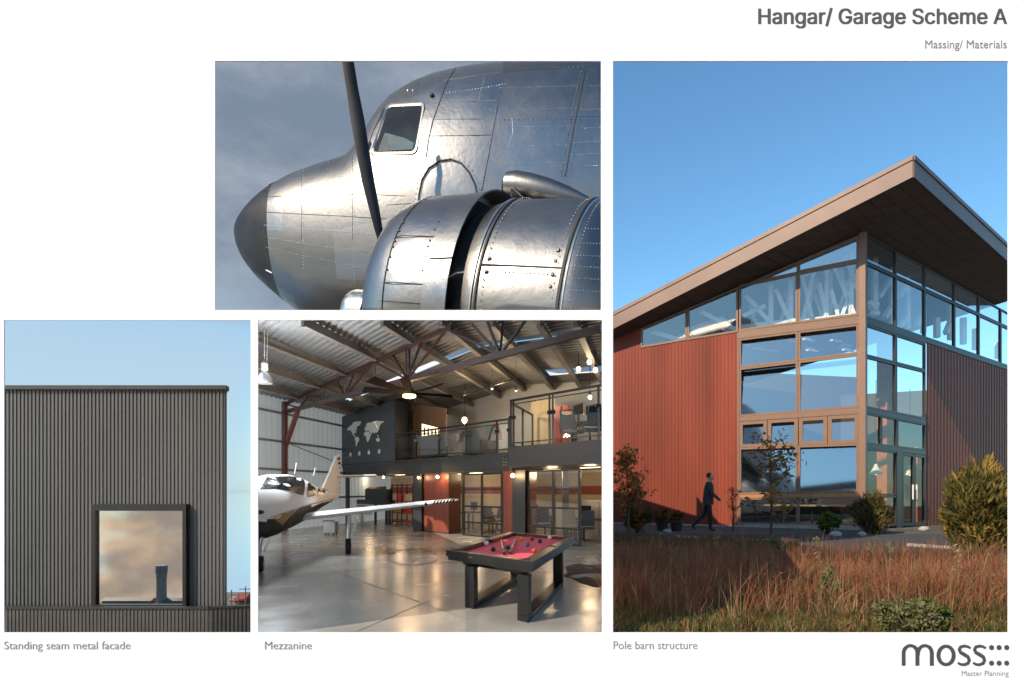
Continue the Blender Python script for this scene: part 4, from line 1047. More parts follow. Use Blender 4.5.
# railings
def rail(label, px0, px1, k, zf, ztop, posts, group=None):
    t = thing('balcony_railing', IP((s_at(px0, k)+s_at(px1, k))/2, k, zf), label, 'railing')
    a, b = s_at(px0, k), s_at(px1, k); mb = MB(); mb.bar(IP(a, k, ztop), IP(b, k, ztop), .07, .06); mb.bar(IP(a, k, ztop-.13), IP(b, k, ztop-.13), .03, .03); mb.bar(IP(a, k, zf+.12), IP(b, k, zf+.12), .04, .04); mb.build('rails', m_black, t)
    ss = [s_at(p, k) for p in posts]
    for s in ss: mb = MB(); sbox(mb, s-.035, s+.035, k-.035, k+.035, zf, ztop+.01); mb.box(IP(s, k, (zf+ztop)/2+.2), .16, .12, .1); mb.build('post', m_black, t)
    for c, d in zip(ss, ss[1:]):
        if d-c > .3: mb = MB(); mb.add([IP(c+.06, k, zf+.16), IP(d-.06, k, zf+.16), IP(d-.06, k, ztop-.16), IP(c+.06, k, ztop-.16)], [(0, 1, 2, 3)]); mb.build('pane', m_clear, t)
    return t
rail('long black glass railing along the left mezzanine edge', 394.8, 509.5, .06, 2.98, 4.13, (395.5, 416, 439, 466.5, 497, 509))
rail('tall black glass railing along the raised balcony at right', 510.5, 606, -.2, 3.15, 4.70, (511, 513.5, 549.6, 553, 598.5, 605.5))
t = thing('return_railing', IP(s_at(521, 1.2), 1.2, 2.97), 'black railing running back from the corner of the raised balcony', 'railing')
pA, pB = Wp(511.5, 405, -.15), Wp(532.5, 415, 3.0); pA.z, pB.z = 4.62, pB.z
mb = MB(); mb.bar(pA, pB, .06, .06); mb.bar(Vector((pA.x, pA.y, 3.2)), Vector((pB.x, pB.y, 3.2)), .05, .05); mb.build('rails', m_black, t)
for f_ in (.5, 1.0):
    q = pA.lerp(pB, f_); mb = MB(); mb.bar((q.x, q.y, 2.97), q, .07, .07); mb.build('post', m_black, t)
# ---- lamps
def lamp_light(p, power, col=(1, .62, .3), r=.06):
    l = bpy.data.lights.new('lamp_light', 'POINT'); l.energy = power; l.color = col; l.shadow_soft_size = r
    o = bpy.data.objects.new('lamp_light', l); COL.objects.link(o); o.location = p; return o
m_bulb = emit('warm_bulb', (1, .62, .25), 14); m_globe = emit('globe_glow', (1, .80, .52), 1.5); m_fanl = emit('fan_light_glow', (1, .55, .2), 6)
def wall_lamp(px, py, k, label, power, big=1.0):
    c = Wp(px, py, k); t = thing('wall_lamp', c, label, 'lamp')
    mb = MB(); mb.ball(c, .055*big, 10, 8); mb.build('bulb', m_bulb, t)
    mb = MB(); mb.lathe(c+Vector((0, 0, .06)), [(.04, 0), (.05, .05), (.03, .12)], 10); mb.bar(c+Vector((0, 0, .15)), c+DU*.2+Vector((0, 0, .15)), .025, .025); mb.build('holder', m_black, t)
    lamp_light(c-DU*.16, power)
wall_lamp(437.5, 477, -.25, 'glowing bare bulb high on the wide oxblood panel', 10, 1.1)
wall_lamp(512.7, 475.6, -.25, 'glowing bare bulb at the panel between the glass screens', 12, 1.25)
wall_lamp(418.4, 477.8, -.18, 'small glowing bulb on the charcoal post left of the oxblood panel', 4, .8)
wall_lamp(383.5, 477.2, -.25, 'small glowing bulb under the mezzanine edge above the dark bench', 4, .8)
def pendant(px, py, k, ztop, label, r=.13, mat=None, power=10, cone=False, group=None):
    c = Wp(px, py, k); t = thing('pendant_lamp', c, label, 'lamp', group)
    mb = MB(); mb.ball(c, (r, r, r*1.15), 14, 10); mb.build('globe', mat or m_globe, t, smooth=60)
    mb = MB(); mb.tube([c+Vector((0, 0, r)), (c.x, c.y, ztop)], .012, 5); mb.lathe(c+Vector((0, 0, r)), [(.05, 0), (.05, .08), (.02, .1)], 10); mb.build('cord', m_black, t)
    if power: lamp_light(c-DU*.1-Vector((0, 0, r+.12)), power, (1, .75, .45), .1)
def rz_at(px, k): return roof_z(s_at(px, k))
pendant(464.5, 420, 2.2, rz_at(464, 2.2), 'glowing globe pendant over the mezzanine armchairs', .12, None, 45)
for px, py, i in ((589.3, 362, 0), (578.5, 369, 1), (595.5, 370, 2)):
    pendant(px, py, .6, rz_at(px, .6), ('highest', 'lowest left', 'lowest right')[i]+' bulb of the three hanging over the balcony work table', .075, m_globe, 3)
pendant(590, 397, 2.8, rz_at(590, 2.8), 'small globe pendant beside the red cabinet', .07, m_globe, 30)
# track spot lights
t = thing('track_lights', Wp(485, 385, .4), 'black ceiling track with two lit spot lamps over the mezzanine', 'lamp')
mb = MB(); a, b = Wp(463.5, 395, .4), Wp(513, 379.5, .4); mb.bar(a, b, .03, .03); mb.bar(Wp(463.5, 395, .4), Wp(464, 391, .4), .05, .05); mb.build('track', m_black, t)
for px, py in ((492, 388.5), (516, 390.5)):
    c = Wp(px, py, .4); mb = MB(); mb.lathe(c, [(.05, 0), (.05, .14), (.02, .17)], 10); mb.tube([c+Vector((0, 0, .15)), (c.x, c.y, rz_at(px, .4))], .01, 5); mb.build('spot', m_purlin, t); mb = MB(); mb.ball(c, .045, 8, 6); mb.build('bulb', m_globe, t)
lamp_light(Wp(500, 392, 1.0)-Vector((0, 0, .3)), 60, (1, .72, .42), .15)
# ceiling fan
FC = P(409.3, 396.5, 20.0); fan = thing('ceiling_fan', FC, 'big eight bladed dark ceiling fan with a glowing lamp', 'ceiling fan')
mb = MB(); mb.lathe(FC+Vector((0, 0, .05)), [(.16, 0), (.19, .05), (.19, .18), (.08, .24), (.05, .4)], 18); mb.tube([FC+Vector((0, 0, .4)), (FC.x, FC.y, 6.1)], .03, 8); mb.build('motor', m_black, fan, smooth=40)
mb = MB(); mb.lathe(FC+Vector((0, 0, -.05)), [(.1, 0), (.2, .03), (.2, .1)], 18); mb.build('lamp_bowl', m_fanl, fan, smooth=40); lamp_light(FC-Vector((0, 0, .9)), 60, (1, .6, .28), .12)
m_blade = mk('matt_black_blade', (.012, .011, .011), rough=.9, spec=.05)
for i in range(8):
    a = R(14+45*i); tip = FC+Vector((1.32*math.cos(a), 2.9*math.sin(a), .1)); rt = FC+Vector((.16*math.cos(a), .3*math.sin(a), .1)); pit = Vector((0, 0, .065))
    d = (tip-rt).normalized(); sd = Vector((-d.y, d.x, 0))*.105
    mb = MB(); mb.prism([rt-sd*.6-pit*.5, tip-sd*1.2-pit, tip+sd*1.2+pit, rt+sd*.6+pit*.5], (0, 0, .02)); mb.build('blade', m_blade, fan)
# high bay lamp
hb = P(264.5, 377, 16.5); t = thing('high_bay_lamp', hb, 'aluminium dome work lamp hanging by the left ribbed wall', 'lamp')
mb = MB(); mb.lathe(hb, [(.19, -.17), (.205, -.17), (.19, -.02), (.12, .1), (.07, .15)], 20); mb.build('shade', mk('spun_aluminium', (.75, .75, .76), rough=.3, metal=1), t, smooth=50)
mb = MB(); mb.lathe(hb+Vector((0, 0, .15)), [(.08, 0), (.09, .05), (.09, .2), (.04, .26)], 12); mb.tube([hb+Vector((0, 0, .4)), (hb.x, hb.y, 5.9)], .012, 5); mb.tube([hb+Vector((.06, 0, .35)), (hb.x+.09, hb.y, 5.9)], .008, 5); mb.build('housing', m_purlin, t)
mb = MB(); mb.lathe(hb+Vector((0, 0, -.165)), [(.17, 0), (.12, .02)], 16); mb.build('lens', emit('lamp_lens', (.95, .97, 1), 2), t); lamp_light(hb+Vector((.3, -.5, -.5)), 330, (.9, .95, 1), .3)

# ---- rooms under the mezzanine
def desk(px, py, k, w_, label, h=.75):
    q = Wp(px, py, k); t = thing('desk', (q.x, q.y, 0), label, 'desk'); s = s_at(px, k)
    mb = MB(); sbox(mb, s-w_/2, s+w_/2, k, k+.7, h-.05, h); mb.build('tabletop', m_charcoal, t)
    for a in (s-w_/2+.05, s+w_/2-.05):
        for b in (k+.05, k+.65): mb = MB(); sbox(mb, a-.025, a+.025, b-.025, b+.025, 0, h-.05); mb.build('leg', m_black, t)
    mb = MB(); sbox(mb, s-w_*.3, s-w_*.05, k+.4, k+.44, h+.08, h+.42); sbox(mb, s-w_*.2, s-w_*.15, k+.4, k+.44, h, h+.08); mb.build('monitor', m_black, t); return t
desk(456, 520, 2.6, 1.6, 'dark desk behind the gap beside the wide oxblood panel')
desk(476, 516, 3.2, 1.5, 'dark desk behind the left glass screen')
desk(537, 522, 2.4, 1.3, 'dark desk behind the first bay of the right glass screen')
desk(592, 524, 2.0, 1.4, 'dark desk at the far right under the balcony')
m_tan = mk('tan_leather', (.26, .15, .08), rough=.5); m_gm = mk('grey_mesh', (.12, .11, .10), rough=.7)
for px, k, rz, lb, mt in ((489, 1.6, 20, 'grey mesh chair behind the left glass screen', m_gm), (497, 2.4, -40, 'second grey mesh chair nearer the middle post', m_gm), (545, 1.6, 10, 'black chair behind the middle of the right glass screen', m_black), (571, 1.5, 160, 'tan leather chair right of the grey inner column', m_tan), (584, 1.4, 200, 'grey chair behind the right edge of the right glass screen', m_gm)):
    q = Wp(px, 530, k); chair((q.x, q.y, 0), R(rz), lb, 1.0, mt)
q = Wp(565.5, 530, 2.6); t = thing('inner_column', (q.x, q.y, 0), 'grey steel column inside the room behind the right glass screen', 'column')
mb = MB(); mb.box((q.x, q.y, 1.2), .22, .22, 2.44); mb.build('shaft', mk('grey_steel', (.09, .095, .10), rough=.5), t); mb = MB(); mb.box((q.x, q.y, .04), .36, .36, .08); mb.build('base', m_black, t)
mb = MB(); q = Wp(597, 505, 3.0); t = thing('pale_cabinet', (q.x, q.y, 0), 'pale grey cabinet at the far right under the balcony', 'cabinet'); s = s_at(597, 3)
sbox(mb, s-.6, s+.75, 3, 3.5, 0, 1.35); mb.build('body', mk('pale_laminate', (.45, .40, .33)), t); mb = MB(); sbox(mb, s+.06, s+.08, 2.985, 3, .1, 1.3); mb.build('door_gap', m_dark, t)
for px, k in ((476, 3.5), (552, 3.0), (590, 2.2), (455, 4), (400, 2.5), (370, 2.8)):
    s = s_at(px, k); t = thing('ceiling_downlight', IP(s, k, 2.44), {476: 'ceiling light strip behind the left glass screen', 552: 'ceiling light strip behind the right glass screen', 590: 'ceiling light strip at the far right under the balcony', 455: 'ceiling light strip behind the gap beside the wide oxblood panel', 400: 'ceiling light strip above the red shelf', 370: 'ceiling light strip above the dark bench'}[px], 'lamp')
    mb = MB(); sbox(mb, s-.4, s+.4, k-.08, k+.08, 2.455, 2.49); mb.build('housing', m_charcoal, t); mb = MB(); sbox(mb, s-.36, s+.36, k-.06, k+.06, 2.44, 2.454); mb.build('diffuser', emit('strip_glow', (1, .72, .42), 2.2), t)
    lamp_light(IP(s, k, 2.3), 26 if px > 450 else 16, (1, .70, .40), .2)
# dark bench with hood, red shelf, canister, trolley
k = 1.6; s = s_at(374, k); t = thing('dark_bench', IP(s, k, 0), 'long dark workbench with a raised hood under the mezzanine', 'workbench')
mb = MB(); sbox(mb, s_at(351, k), s_at(389, k), k, k+.8, .95, 1.2); mb.build('worktop', m_black, t)
mb = MB(); sbox(mb, s_at(365, k), s_at(386.5, k), k, k+.7, 1.2, 1.75); mb.prism([IP(s_at(366, k), k, 1.752), IP(s_at(386, k), k, 1.752), IP(s_at(384, k), k+.3, 1.86), IP(s_at(368, k), k+.3, 1.86)], (0, 0, .02)); mb.build('hood', m_charcoal, t)
mb = MB(); sbox(mb, s_at(352, k), s_at(372, k), k-.03, k-.002, .9, .98); mb.build('wooden_edge', m_ply, t)
for px in (354, 374, 385, 388):
    a = s_at(px, k); mb = MB(); sbox(mb, a-.06, a+.06, k+.1, k+.25, 0, .95); mb.build('leg', m_black, t)
k = 2.2; t = thing('red_shelf', IP(s_at(402, k), k, 0), 'red steel shelf holding boxes behind the aircraft wing', 'shelf'); m_redp = mk('red_shelf_paint', (.42, .06, .04), rough=.45)
mb = MB()
for z in (.12, .55, 1.12, 1.9): sbox(mb, s_at(392, k), s_at(413.5, k), k, k+.6, z, z+.07)
mb.build('shelf_boards', m_redp, t); mb = MB()
for px in (392.3, 402, 413):
    a = s_at(px, k)
    for kk_ in (k-.03, k+.63): sbox(mb, a-.03, a+.03, kk_-.03, kk_+.03, 0, 2.0)
mb.build('uprights', m_black, t)
q = IP(s_at(398.5, k), k+.25, 1.19); t = thing('red_canister', q, 'red canister standing on the red steel shelf', 'canister')
mb = MB(); mb.lathe(q, [(.17, 0), (.18, .05), (.18, .34), (.1, .42), (.05, .44)], 16); mb.build('body', mk('canister_red', (.60, .04, .04), rough=.35), t, smooth=40); mb = MB(); mb.lathe(q+Vector((0, 0, .44)), [(.05, 0), (.05, .05)], 10); mb.build('cap', m_black, t)
q = IP(s_at(409.5, k), k+.25, 1.19); t = thing('cardboard_box', q, 'pale cardboard box on the shelf right of the red canister', 'box')
mb = MB(); mb.box(q+Vector((0, 0, .15)), .4, .35, .3, R(-45)); mb.build('carton', m_ply, t); mb = MB(); mb.box(q+Vector((0, 0, .302)), .4, .06, .004, R(-45)); mb.build('tape', m_creamw, t)
for px, z, lb, mt in ((396, .62, 'yellow box on the lower tier of the red shelf', mk('yellow_box', (.6, .38, .06))), (405, .62, 'red box on the lower tier of the red shelf', m_redp)):
    q = IP(s_at(px, k), k+.3, z+.003); t = thing('storage_box', q, lb, 'box'); mb = MB(); mb.box(q+Vector((0, 0, .14)), .45, .35, .28, R(-45)); mb.build('body', mt, t); mb = MB(); mb.box(q+Vector((0, 0, .295)), .48, .38, .03, R(-45)); mb.build('lid', m_black, t)
q = floor_at(331, 535); t = thing('tool_trolley', q, 'small grey steel trolley on the floor behind the aircraft wing', 'trolley')
mb = MB(); mb.box(q+Vector((0, 0, .30)), .42, .5, .42); mb.build('cabinet', mk('trolley_steel', (.36, .38, .40), rough=.35, metal=.5), t)
for a in (-1, 1):
    for b in (-1, 1): mb = MB(); mb.lathe(q+Vector((.16*a-.02, .2*b, .045)), [(.045, 0), (.045, .04)], 10, axis=(1, 0, 0)); mb.build('castor', m_black, t)
mb = MB(); mb.bar(q+Vector((-.2, -.3, .56)), q+Vector((.2, -.3, .56)), .03, .03); mb.bar(q+Vector((-.2, -.3, .56)), q+Vector((-.2, -.24, .48)), .02, .02); mb.bar(q+Vector((.2, -.3, .56)), q+Vector((.2, -.24, .48)), .02, .02); mb.build('handle', m_black, t)
# ================================================================ light aircraft
m_acw = mk('aircraft_white', (.80, .81, .83), rough=.55, var=.02, spec=.12)
m_ack = mk('aircraft_black', (.012, .013, .015), rough=.5, var=.02, spec=.15)
m_gold = mk('gold_stripe', (.50, .33, .14), rough=.55, spec=.2)
m_tyre = mk('black_rubber', (.02, .02, .02), rough=.8)
m_chrome = mk('strut_metal', (.55, .56, .58), rough=.25, metal=1)
ac = thing('light_aircraft', (-5.9, 16, 0), 'white light aircraft with black belly and gold stripes parked in the hangar', 'airplane')
SEC = [(11.9, -5.40, 1.05, 1.45, .22), (12.1, -5.42, .92, 1.56, .38), (12.6, -5.5, .74, 1.66, .56), (13.5, -5.6, .62, 1.74, .65), (14.3, -5.70, .62, 1.77, .68), (14.7, -5.74, .64, 1.80, .68), (15.1, -5.79, .66, 1.99, .68), (15.6, -5.84, .68, 2.08, .68), (16.5, -5.95, .72, 2.10, .68), (17.4, -6.03, .79, 2.06, .64), (18.2, -6.1, .88, 1.98, .57), (19, -6.17, .97, 1.88, .50), (20, -6.25, 1.08, 1.79, .41), (22, -6.4, 1.25, 1.66, .25), (23.6, -6.5, 1.38, 1.60, .12)]
def acs(Y):
    for a, b in zip(SEC, SEC[1:]):
        if Y <= b[0]:
            t = max(0, (Y-a[0])/(b[0]-a[0])); t2 = t
            return [a[i]+(b[i]-a[i])*t2 for i in range(5)]
    return list(SEC[-1])
def achull(Y, th, off=0.):
    _, xc, zb, zt, hw = acs(Y); zc = (zb+zt)/2; h = (zt-zb)/2; e = .8
    c, s = math.cos(th), math.sin(th)
    return Vector((xc+(hw+off)*math.copysign(abs(s)**e, s), Y, zc+(h+off)*math.copysign(abs(c)**e, c)))
def on_ac(px, py, off=.006):
    r = (px-CX)/F; th = R(90); Y = 15.0
    for _ in range(60):
        _, xc, zb, zt, hw = acs(Y); z = EYE+(HY-py)/F*Y; u = max(-1, min(1, (z-(zb+zt)/2)/((zt-zb)/2))); c = math.copysign(abs(u)**(1/.8), u); th = math.acos(c)
        x = achull(Y, th).x; Yn = x/r; Y = max(11.9, min(23.6, .6*Y+.4*Yn))
    return achull(Y, th, off)
Ys = [SEC[0][0]]+[Y for Y in np.arange(12.05, 23.6, .22)]+[23.6]; NT = 64
mb = MB()
zline = lambda Y: 1.09+(Y-13)*.063 if Y < 15.8 else 1.266+(Y-15.8)*.0105
for a, b in zip(Ys, Ys[1:]):
    for k in range(NT):
        t0, t1 = 2*math.pi*k/NT, 2*math.pi*(k+1)/NT
        q = [achull(a, t0), achull(a, t1), achull(b, t1), achull(b, t0)]; zm = sum(p.z for p in q)/4
        mb.add(q, [(0, 1, 2, 3)], 1 if zm < zline((a+b)/2) and a > 12.4 else (1 if zm < 1.06 else 0))
mb.add([achull(11.9, 2*math.pi*k/24) for k in range(24)], [tuple(range(24))], 0)
mb.build('fuselage', [m_acw, m_ack], ac, smooth=50, weld=True)
def ac_patch(name, pts, mat, off=.012, sub=6):
    m_ = MB(); c = (sum(p[0] for p in pts)/len(pts), sum(p[1] for p in pts)/len(pts)); rings = []
    dense = []
    for a, b in zip(pts, pts[1:]+pts[:1]):
        for i in range(sub): dense.append((a[0]+(b[0]-a[0])*i/sub, a[1]+(b[1]-a[1])*i/sub))
    for f_ in (1, .66, .33): rings.append([on_ac(c[0]+(x-c[0])*f_, c[1]+(y-c[1])*f_, off) for x, y in dense])
    m_.loft(rings, True, False); n_ = len(dense); m_.add(rings[-1], [tuple(range(n_))])
    return m_.build(name, mat, ac, smooth=60)
m_acg = mk('tinted_canopy', (.02, .021, .023), rough=.25, spec=.15)
ac_patch('windscreen', [(259.6, 489.5), (264, 483), (269.5, 478.6), (279, 476.8), (291, 476.4), (302, 478.2), (304.6, 482), (304.4, 489), (303, 495.5), (297, 494), (290, 491), (275, 489)], m_acg)
ac_patch('side_window', [(307.5, 480.6), (314.8, 480), (315.4, 495.6), (307, 497)], m_acg)
ac_patch('rear_window', [(317, 480.6), (322, 483.5), (325.6, 487.6), (325, 492), (323, 495.2), (317.6, 496)], m_acg)
for i in range(6):
    y0 = 517.2+i*1.35; x0 = 269+i*2.4
    ac_patch('gold_stripe', [(x0, y0), (300-i*2.2, 507+i*1.9), (299.4-i*2.2, 507.9+i*1.9), (x0+1.2, y0+.75)], m_gold, .010, 3)
ac_patch('gold_line', [(300, 506.2), (318, 502), (333, 498.6), (333, 499.3), (318, 503), (300, 507.4)], m_gold, .010, 4)
ac_patch('air_inlet', [(257.5, 510), (262, 510.4), (264, 512), (262, 514), (257.5, 514.4)], m_ack, .012, 3)
# wing towards the viewer's right, with dihedral and striped tip
wg = MB(); TIPM = []
for i in range(25):
    f_ = i/24; x = -5.35+(3.85)*f_; zz = 1.0+.42*f_; ch = 1.9-.7*f_; Yc = 17.1+.35*f_; tk = .115*(1-.45*f_)
    if i == 24: tk *= .4; ch *= .85
    wg_ring = [Vector((x, Yc-ch*.42, zz)), Vector((x, Yc-ch*.36, zz+tk*.7)), Vector((x, Yc-ch*.1, zz+tk)), Vector((x, Yc+ch*.3, zz+tk*.75)), Vector((x, Yc+ch*.58, zz+.02)), Vector((x, Yc+ch*.3, zz-tk*.5)), Vector((x, Yc-ch*.2, zz-tk*.75)), Vector((x, Yc-ch*.37, zz-tk*.55))]
    TIPM.append(wg_ring)
for i in range(24):
    m_i = 0
    wg.loft([TIPM[i], TIPM[i+1]], True, i in (23,), m_i)
wing = wg.build('wing', [m_acw], ac, smooth=40, weld=True)
for i in range(7):
    f0 = .845+i*.022; x0 = -5.35+3.85*f0; b = MB(); rr = []
    for ff in (f0, f0+.012):
        x = -5.35+3.85*ff; zz = 1.0+.42*ff; ch = 1.9-.7*ff; Yc = 17.1+.35*ff; tk = .115*(1-.45*ff)+.006
        rr.append([Vector((x+.02*j, y, z)) for j, (y, z) in enumerate(((Yc-ch*.36, zz-tk*.62), (Yc-ch*.425, zz), (Yc-ch*.36, zz+tk*.72), (Yc-ch*.1, zz+tk), (Yc+ch*.3, zz+tk*.78)))])
    b.loft(rr, False, False); b.build('tip_stripe', m_ack, wing)
b = MB(); x = -5.35+3.85*.80; b.lathe((x, 17.38-.45, 1.33), [(.02, -.14), (.05, -.06), (.05, .05), (.02, .1)], 8, axis=(0, 1, 0)); b.build('wing_lamp', m_ack, wing)
# tail fin with rudder stripes, tailplane
b = MB(); fin = [(322.3, 488, 21.0), (329.5, 472, 22.4), (335.8, 456.2, 23.5), (338.8, 454.8, 24.1), (339.2, 470, 24.1), (338.8, 492, 24.0), (333, 494, 22.4)]
fp = [P(*q) for q in fin]; sd = Vector((.035, .004, 0))
b.prism([p-sd for p in fp], sd*2); fo = b.build('tail_fin', m_acw, ac)
for i in range(7):
    t0 = i/7; y0 = 457+i*4.9; xl = 336.6-i*.85; b = MB()
    q = [P(xl, y0+1, 23.6-i*.08), P(339.0, y0, 24.08), P(339.1, y0+2.4, 24.08), P(xl-.4, y0+3.2, 23.6-i*.08)]
    b.prism([p+sd*1.05 for p in q], sd*.25); b.build('fin_stripe', m_ack, fo)
b = MB(); rr = []
for f_ in (0, .25, .5, .75, 1):
    c = P(334, 476.6, 23.4).lerp(P(376, 475.6, 24.3), f_); ch = .75-.25*f_
    rr.append([c+Vector((0, -ch*.5, 0)), c+Vector((0, 0, .05)), c+Vector((0, ch*.5, 0)), c+Vector((0, 0, -.045))])
b.loft(rr, True, True); b.build('tailplane', m_acw, ac)
# undercarriage
def gear(q, zt, r, label, tilt=0.0):
    b = MB(); b.tube([(q.x-.05, q.y+.05, zt), (q.x-.05+tilt, q.y, .5), (q.x-.06, q.y, r+.02)], [.05, .045, .035], 10); b.bar((q.x+.16, q.y+.05, zt-.05), (q.x+.02, q.y, .42), .03, .05); b.build('landing_strut', m_chrome, ac, smooth=50)
    b = MB(); b.lathe((q.x-.06, q.y, r), [(r*.55, -.075), (r*.9, -.07), (r, -.03), (r, .03), (r*.9, .07), (r*.55, .075)], 20, axis=(1, .25, 0)); wo = b.build('wheel', m_tyre, ac, smooth=40)
    b = MB(); b.lathe((q.x-.06, q.y, r), [(r*.5, -.08), (r*.2, -.085), (r*.2, .085), (r*.5, .08)], 14, axis=(1, .25, 0)); b.build('hub', m_chrome, wo)
gear(floor_at(350.5, 554), 1.02, .21, 'main'); gear(floor_at(262.8, 572), .78, .17, 'nose', -.02); 
for px, y0, y1 in ((294.5, 474, 463), (313.5, 476, 468)): b = MB(); a_, c_ = P(px, y0, 16.2), P(px+2, y1, 16.3); b.tube([a_, c_], .012, 5); b.build('antenna', m_acw, ac)

# the added unseen left wall closes against the aircraft: nothing of it passes through
WALLN = Vector((-1, (255.6-CX)/F, 0)).normalized()
def trim_left(o):
    for c in o.children: trim_left(c)
    if o.type != 'MESH': return
    bm = bmesh.new(); bm.from_mesh(o.data)
    bmesh.ops.bisect_plane(bm, geom=bm.verts[:]+bm.edges[:]+bm.faces[:], plane_co=EYEP-origin_of(o), plane_no=WALLN, clear_outer=True)
    bm.to_mesh(o.data); bm.free()
trim_left(ac)
# ================================================================ pool table
ZT = .79
def tp(px, py, z=ZT): return floor_at(px, py, z)
TA, TB, TC, TD = tp(445.9, 550.1), tp(533, 561.8), tp(574.5, 537.2), tp(510.8, 531.8); TD = TA+TC-TB
eA, eB = TB-TA, TC-TB                # width and length edges of the table
def TT(a, b, z): q = TA+eA*a+eB*b; return Vector((q.x, q.y, z))
m_lac = mk('black_lacquer', (.010, .0095, .0095), rough=.32, var=.1, spec=.32)
m_baize = mk('crimson_baize', (.68, .075, .11), rough=.95, var=.08, scale=60)
m_brass = mk('dark_brass', (.30, .2, .09), rough=.3, metal=.8)
pt_ = thing('pool_table', TT(.5, .5, 0), 'black lacquered pool table with crimson cloth on two sled bases', 'pool table')
def tbox(mb, a0, a1, b0, b1, z0, z1, mat=0):
    vs = [TT(a, b, z) for z in (z0, z1) for b in (b0, b1) for a in (a0, a1)]
    return mb.add(vs, [(0, 1, 3, 2), (4, 6, 7, 5), (0, 4, 5, 1), (2, 3, 7, 6), (0, 2, 6, 4), (1, 5, 7, 3)], mat)
fw, fl_ = .095, .042
mb = MB()
for z0, z1, ins in ((.705, ZT, 0), (.645, .703, .018)):
    tbox(mb, ins, 1-ins, ins*.45, fl_, z0, z1); tbox(mb, ins, 1-ins, 1-fl_, 1-ins*.45, z0, z1)
    tbox(mb, ins, fw, fl_+.0005, 1-fl_-.0005, z0, z1); tbox(mb, 1-fw, 1-ins, fl_+.0005, 1-fl_-.0005, z0, z1)
mb.build('rail_frame', m_lac, pt_)
mb = MB(); tbox(mb, .09, .91, .04, .96, .65, .735); mb.build('cloth', m_baize, pt_)
mb = MB()
for a0, a1, b0, b1 in ((fw, fw+.03, .075, .47), (fw, fw+.03, .53, .925), (1-fw-.03, 1-fw, .075, .47), (1-fw-.03, 1-fw, .53, .925), (.15, .85, fl_, fl_+.013), (.15, .85, 1-fl_-.013, 1-fl_)):
    tbox(mb, a0, a1, b0, b1, .737, .778)
mb.build('cushions', mk('dark_crimson_cushion', (.16, .02, .03), rough=.9), pt_)
for a, b in ((fw, fl_), (1-fw, fl_), (fw-.02, .5), (1-fw+.02, .5), (fw, 1-fl_), (1-fw, 1-fl_)):
    mb = MB(); c = TT(a, b, .7395); mb.lathe(c, [(.075, 0), (.075, .054), (.06, .056), (.055, .0)], 14); mb.build('pocket', m_black, pt_)
for b in (.0, 1.0):
    mb = MB(); tbox(mb, .3, .34, b-.002 if b == 0 else 1, b if b == 0 else 1.002, .73, .74); mb.build('inlay', m_brass, pt_)
mb = MB(); tbox(mb, .16, .90, .06, .80, .575, .644); mb.build('underframe', m_lac, pt_)
for a0, a1 in ((.25, .36), (.845, .955)):
    for b0, b1, w0 in ((.0, .05, 0), (.70, .75, 0)):
        mb = MB(); tbox(mb, a0, a1, b0, b1, .082, .60); mb.build('leg', m_lac, pt_)
    mb = MB(); tbox(mb, a0, a1, .0, .75, 0, .08); mb.build('sled_foot', m_lac, pt_)
    mb = MB(); tbox(mb, a0+.112, a0+.115, .02, .73, .055, .075); mb.build('brass_trim', m_brass, pt_)
BALLS = [(493.2, 549.2, (.02, .02, .025), 'black ball nearest the two cues on the crimson cloth'), (508, 547.2, (.02, .07, .04), 'dark green ball between the two cues'), (521.4, 538.8, (.62, .42, .06), 'yellow ball beyond the right cue tip'), (527.3, 544.6, (.12, .2, .30), 'blue grey ball right of the cues'), (532, 538.6, (.22, .03, .03), 'maroon ball near the far cushion'), (540, 541.2, (.02, .03, .10), 'navy ball near the right long rail'), (549.7, 537.8, (.8, .78, .7), 'white ball at the far right pocket'), (534, 551, (.40, .05, .03), 'red ball nearest the front right corner'), (486.5, 543.6, (.75, .73, .68), 'white ball by the left long rail')]
for px, py, c, lb in BALLS:
    q = floor_at(px, py, .775); q.z = .736+.042; mb = MB(); mb.ball(q, .042, 14, 10); o = mb.build('pool_ball', mk('ball_'+lb.split()[0], c, rough=.08, var=.01, coat=.4), smooth=60); tag(o, lb, 'ball', 'balls on the pool table')
for (x0, y0, x1, y1, lb) in ((501.3, 540, 503.8, 553.8, 'left pool cue lying on the crimson cloth'), (515.2, 539.3, 510, 553.2, 'right pool cue lying on the crimson cloth')):
    a, b = floor_at(x0, y0, .75), floor_at(x1, y1, .76); a.z, b.z = .752, .765
    t = thing('pool_cue', a.lerp(b, .5), lb, 'cue'); mb = MB(); mb.tube([a, a.lerp(b, .72)], [.011, .016], 8); mb.build('shaft', mk('maple', (.70, .60, .42), rough=.3), t); mb = MB(); mb.tube([a.lerp(b, .72), b], [.017, .022], 8); mb.build('grip', m_black, t); mb = MB(); mb.tube([a-(b-a).normalized()*.02, a], .011, 8); mb.build('tip', m_white, t)
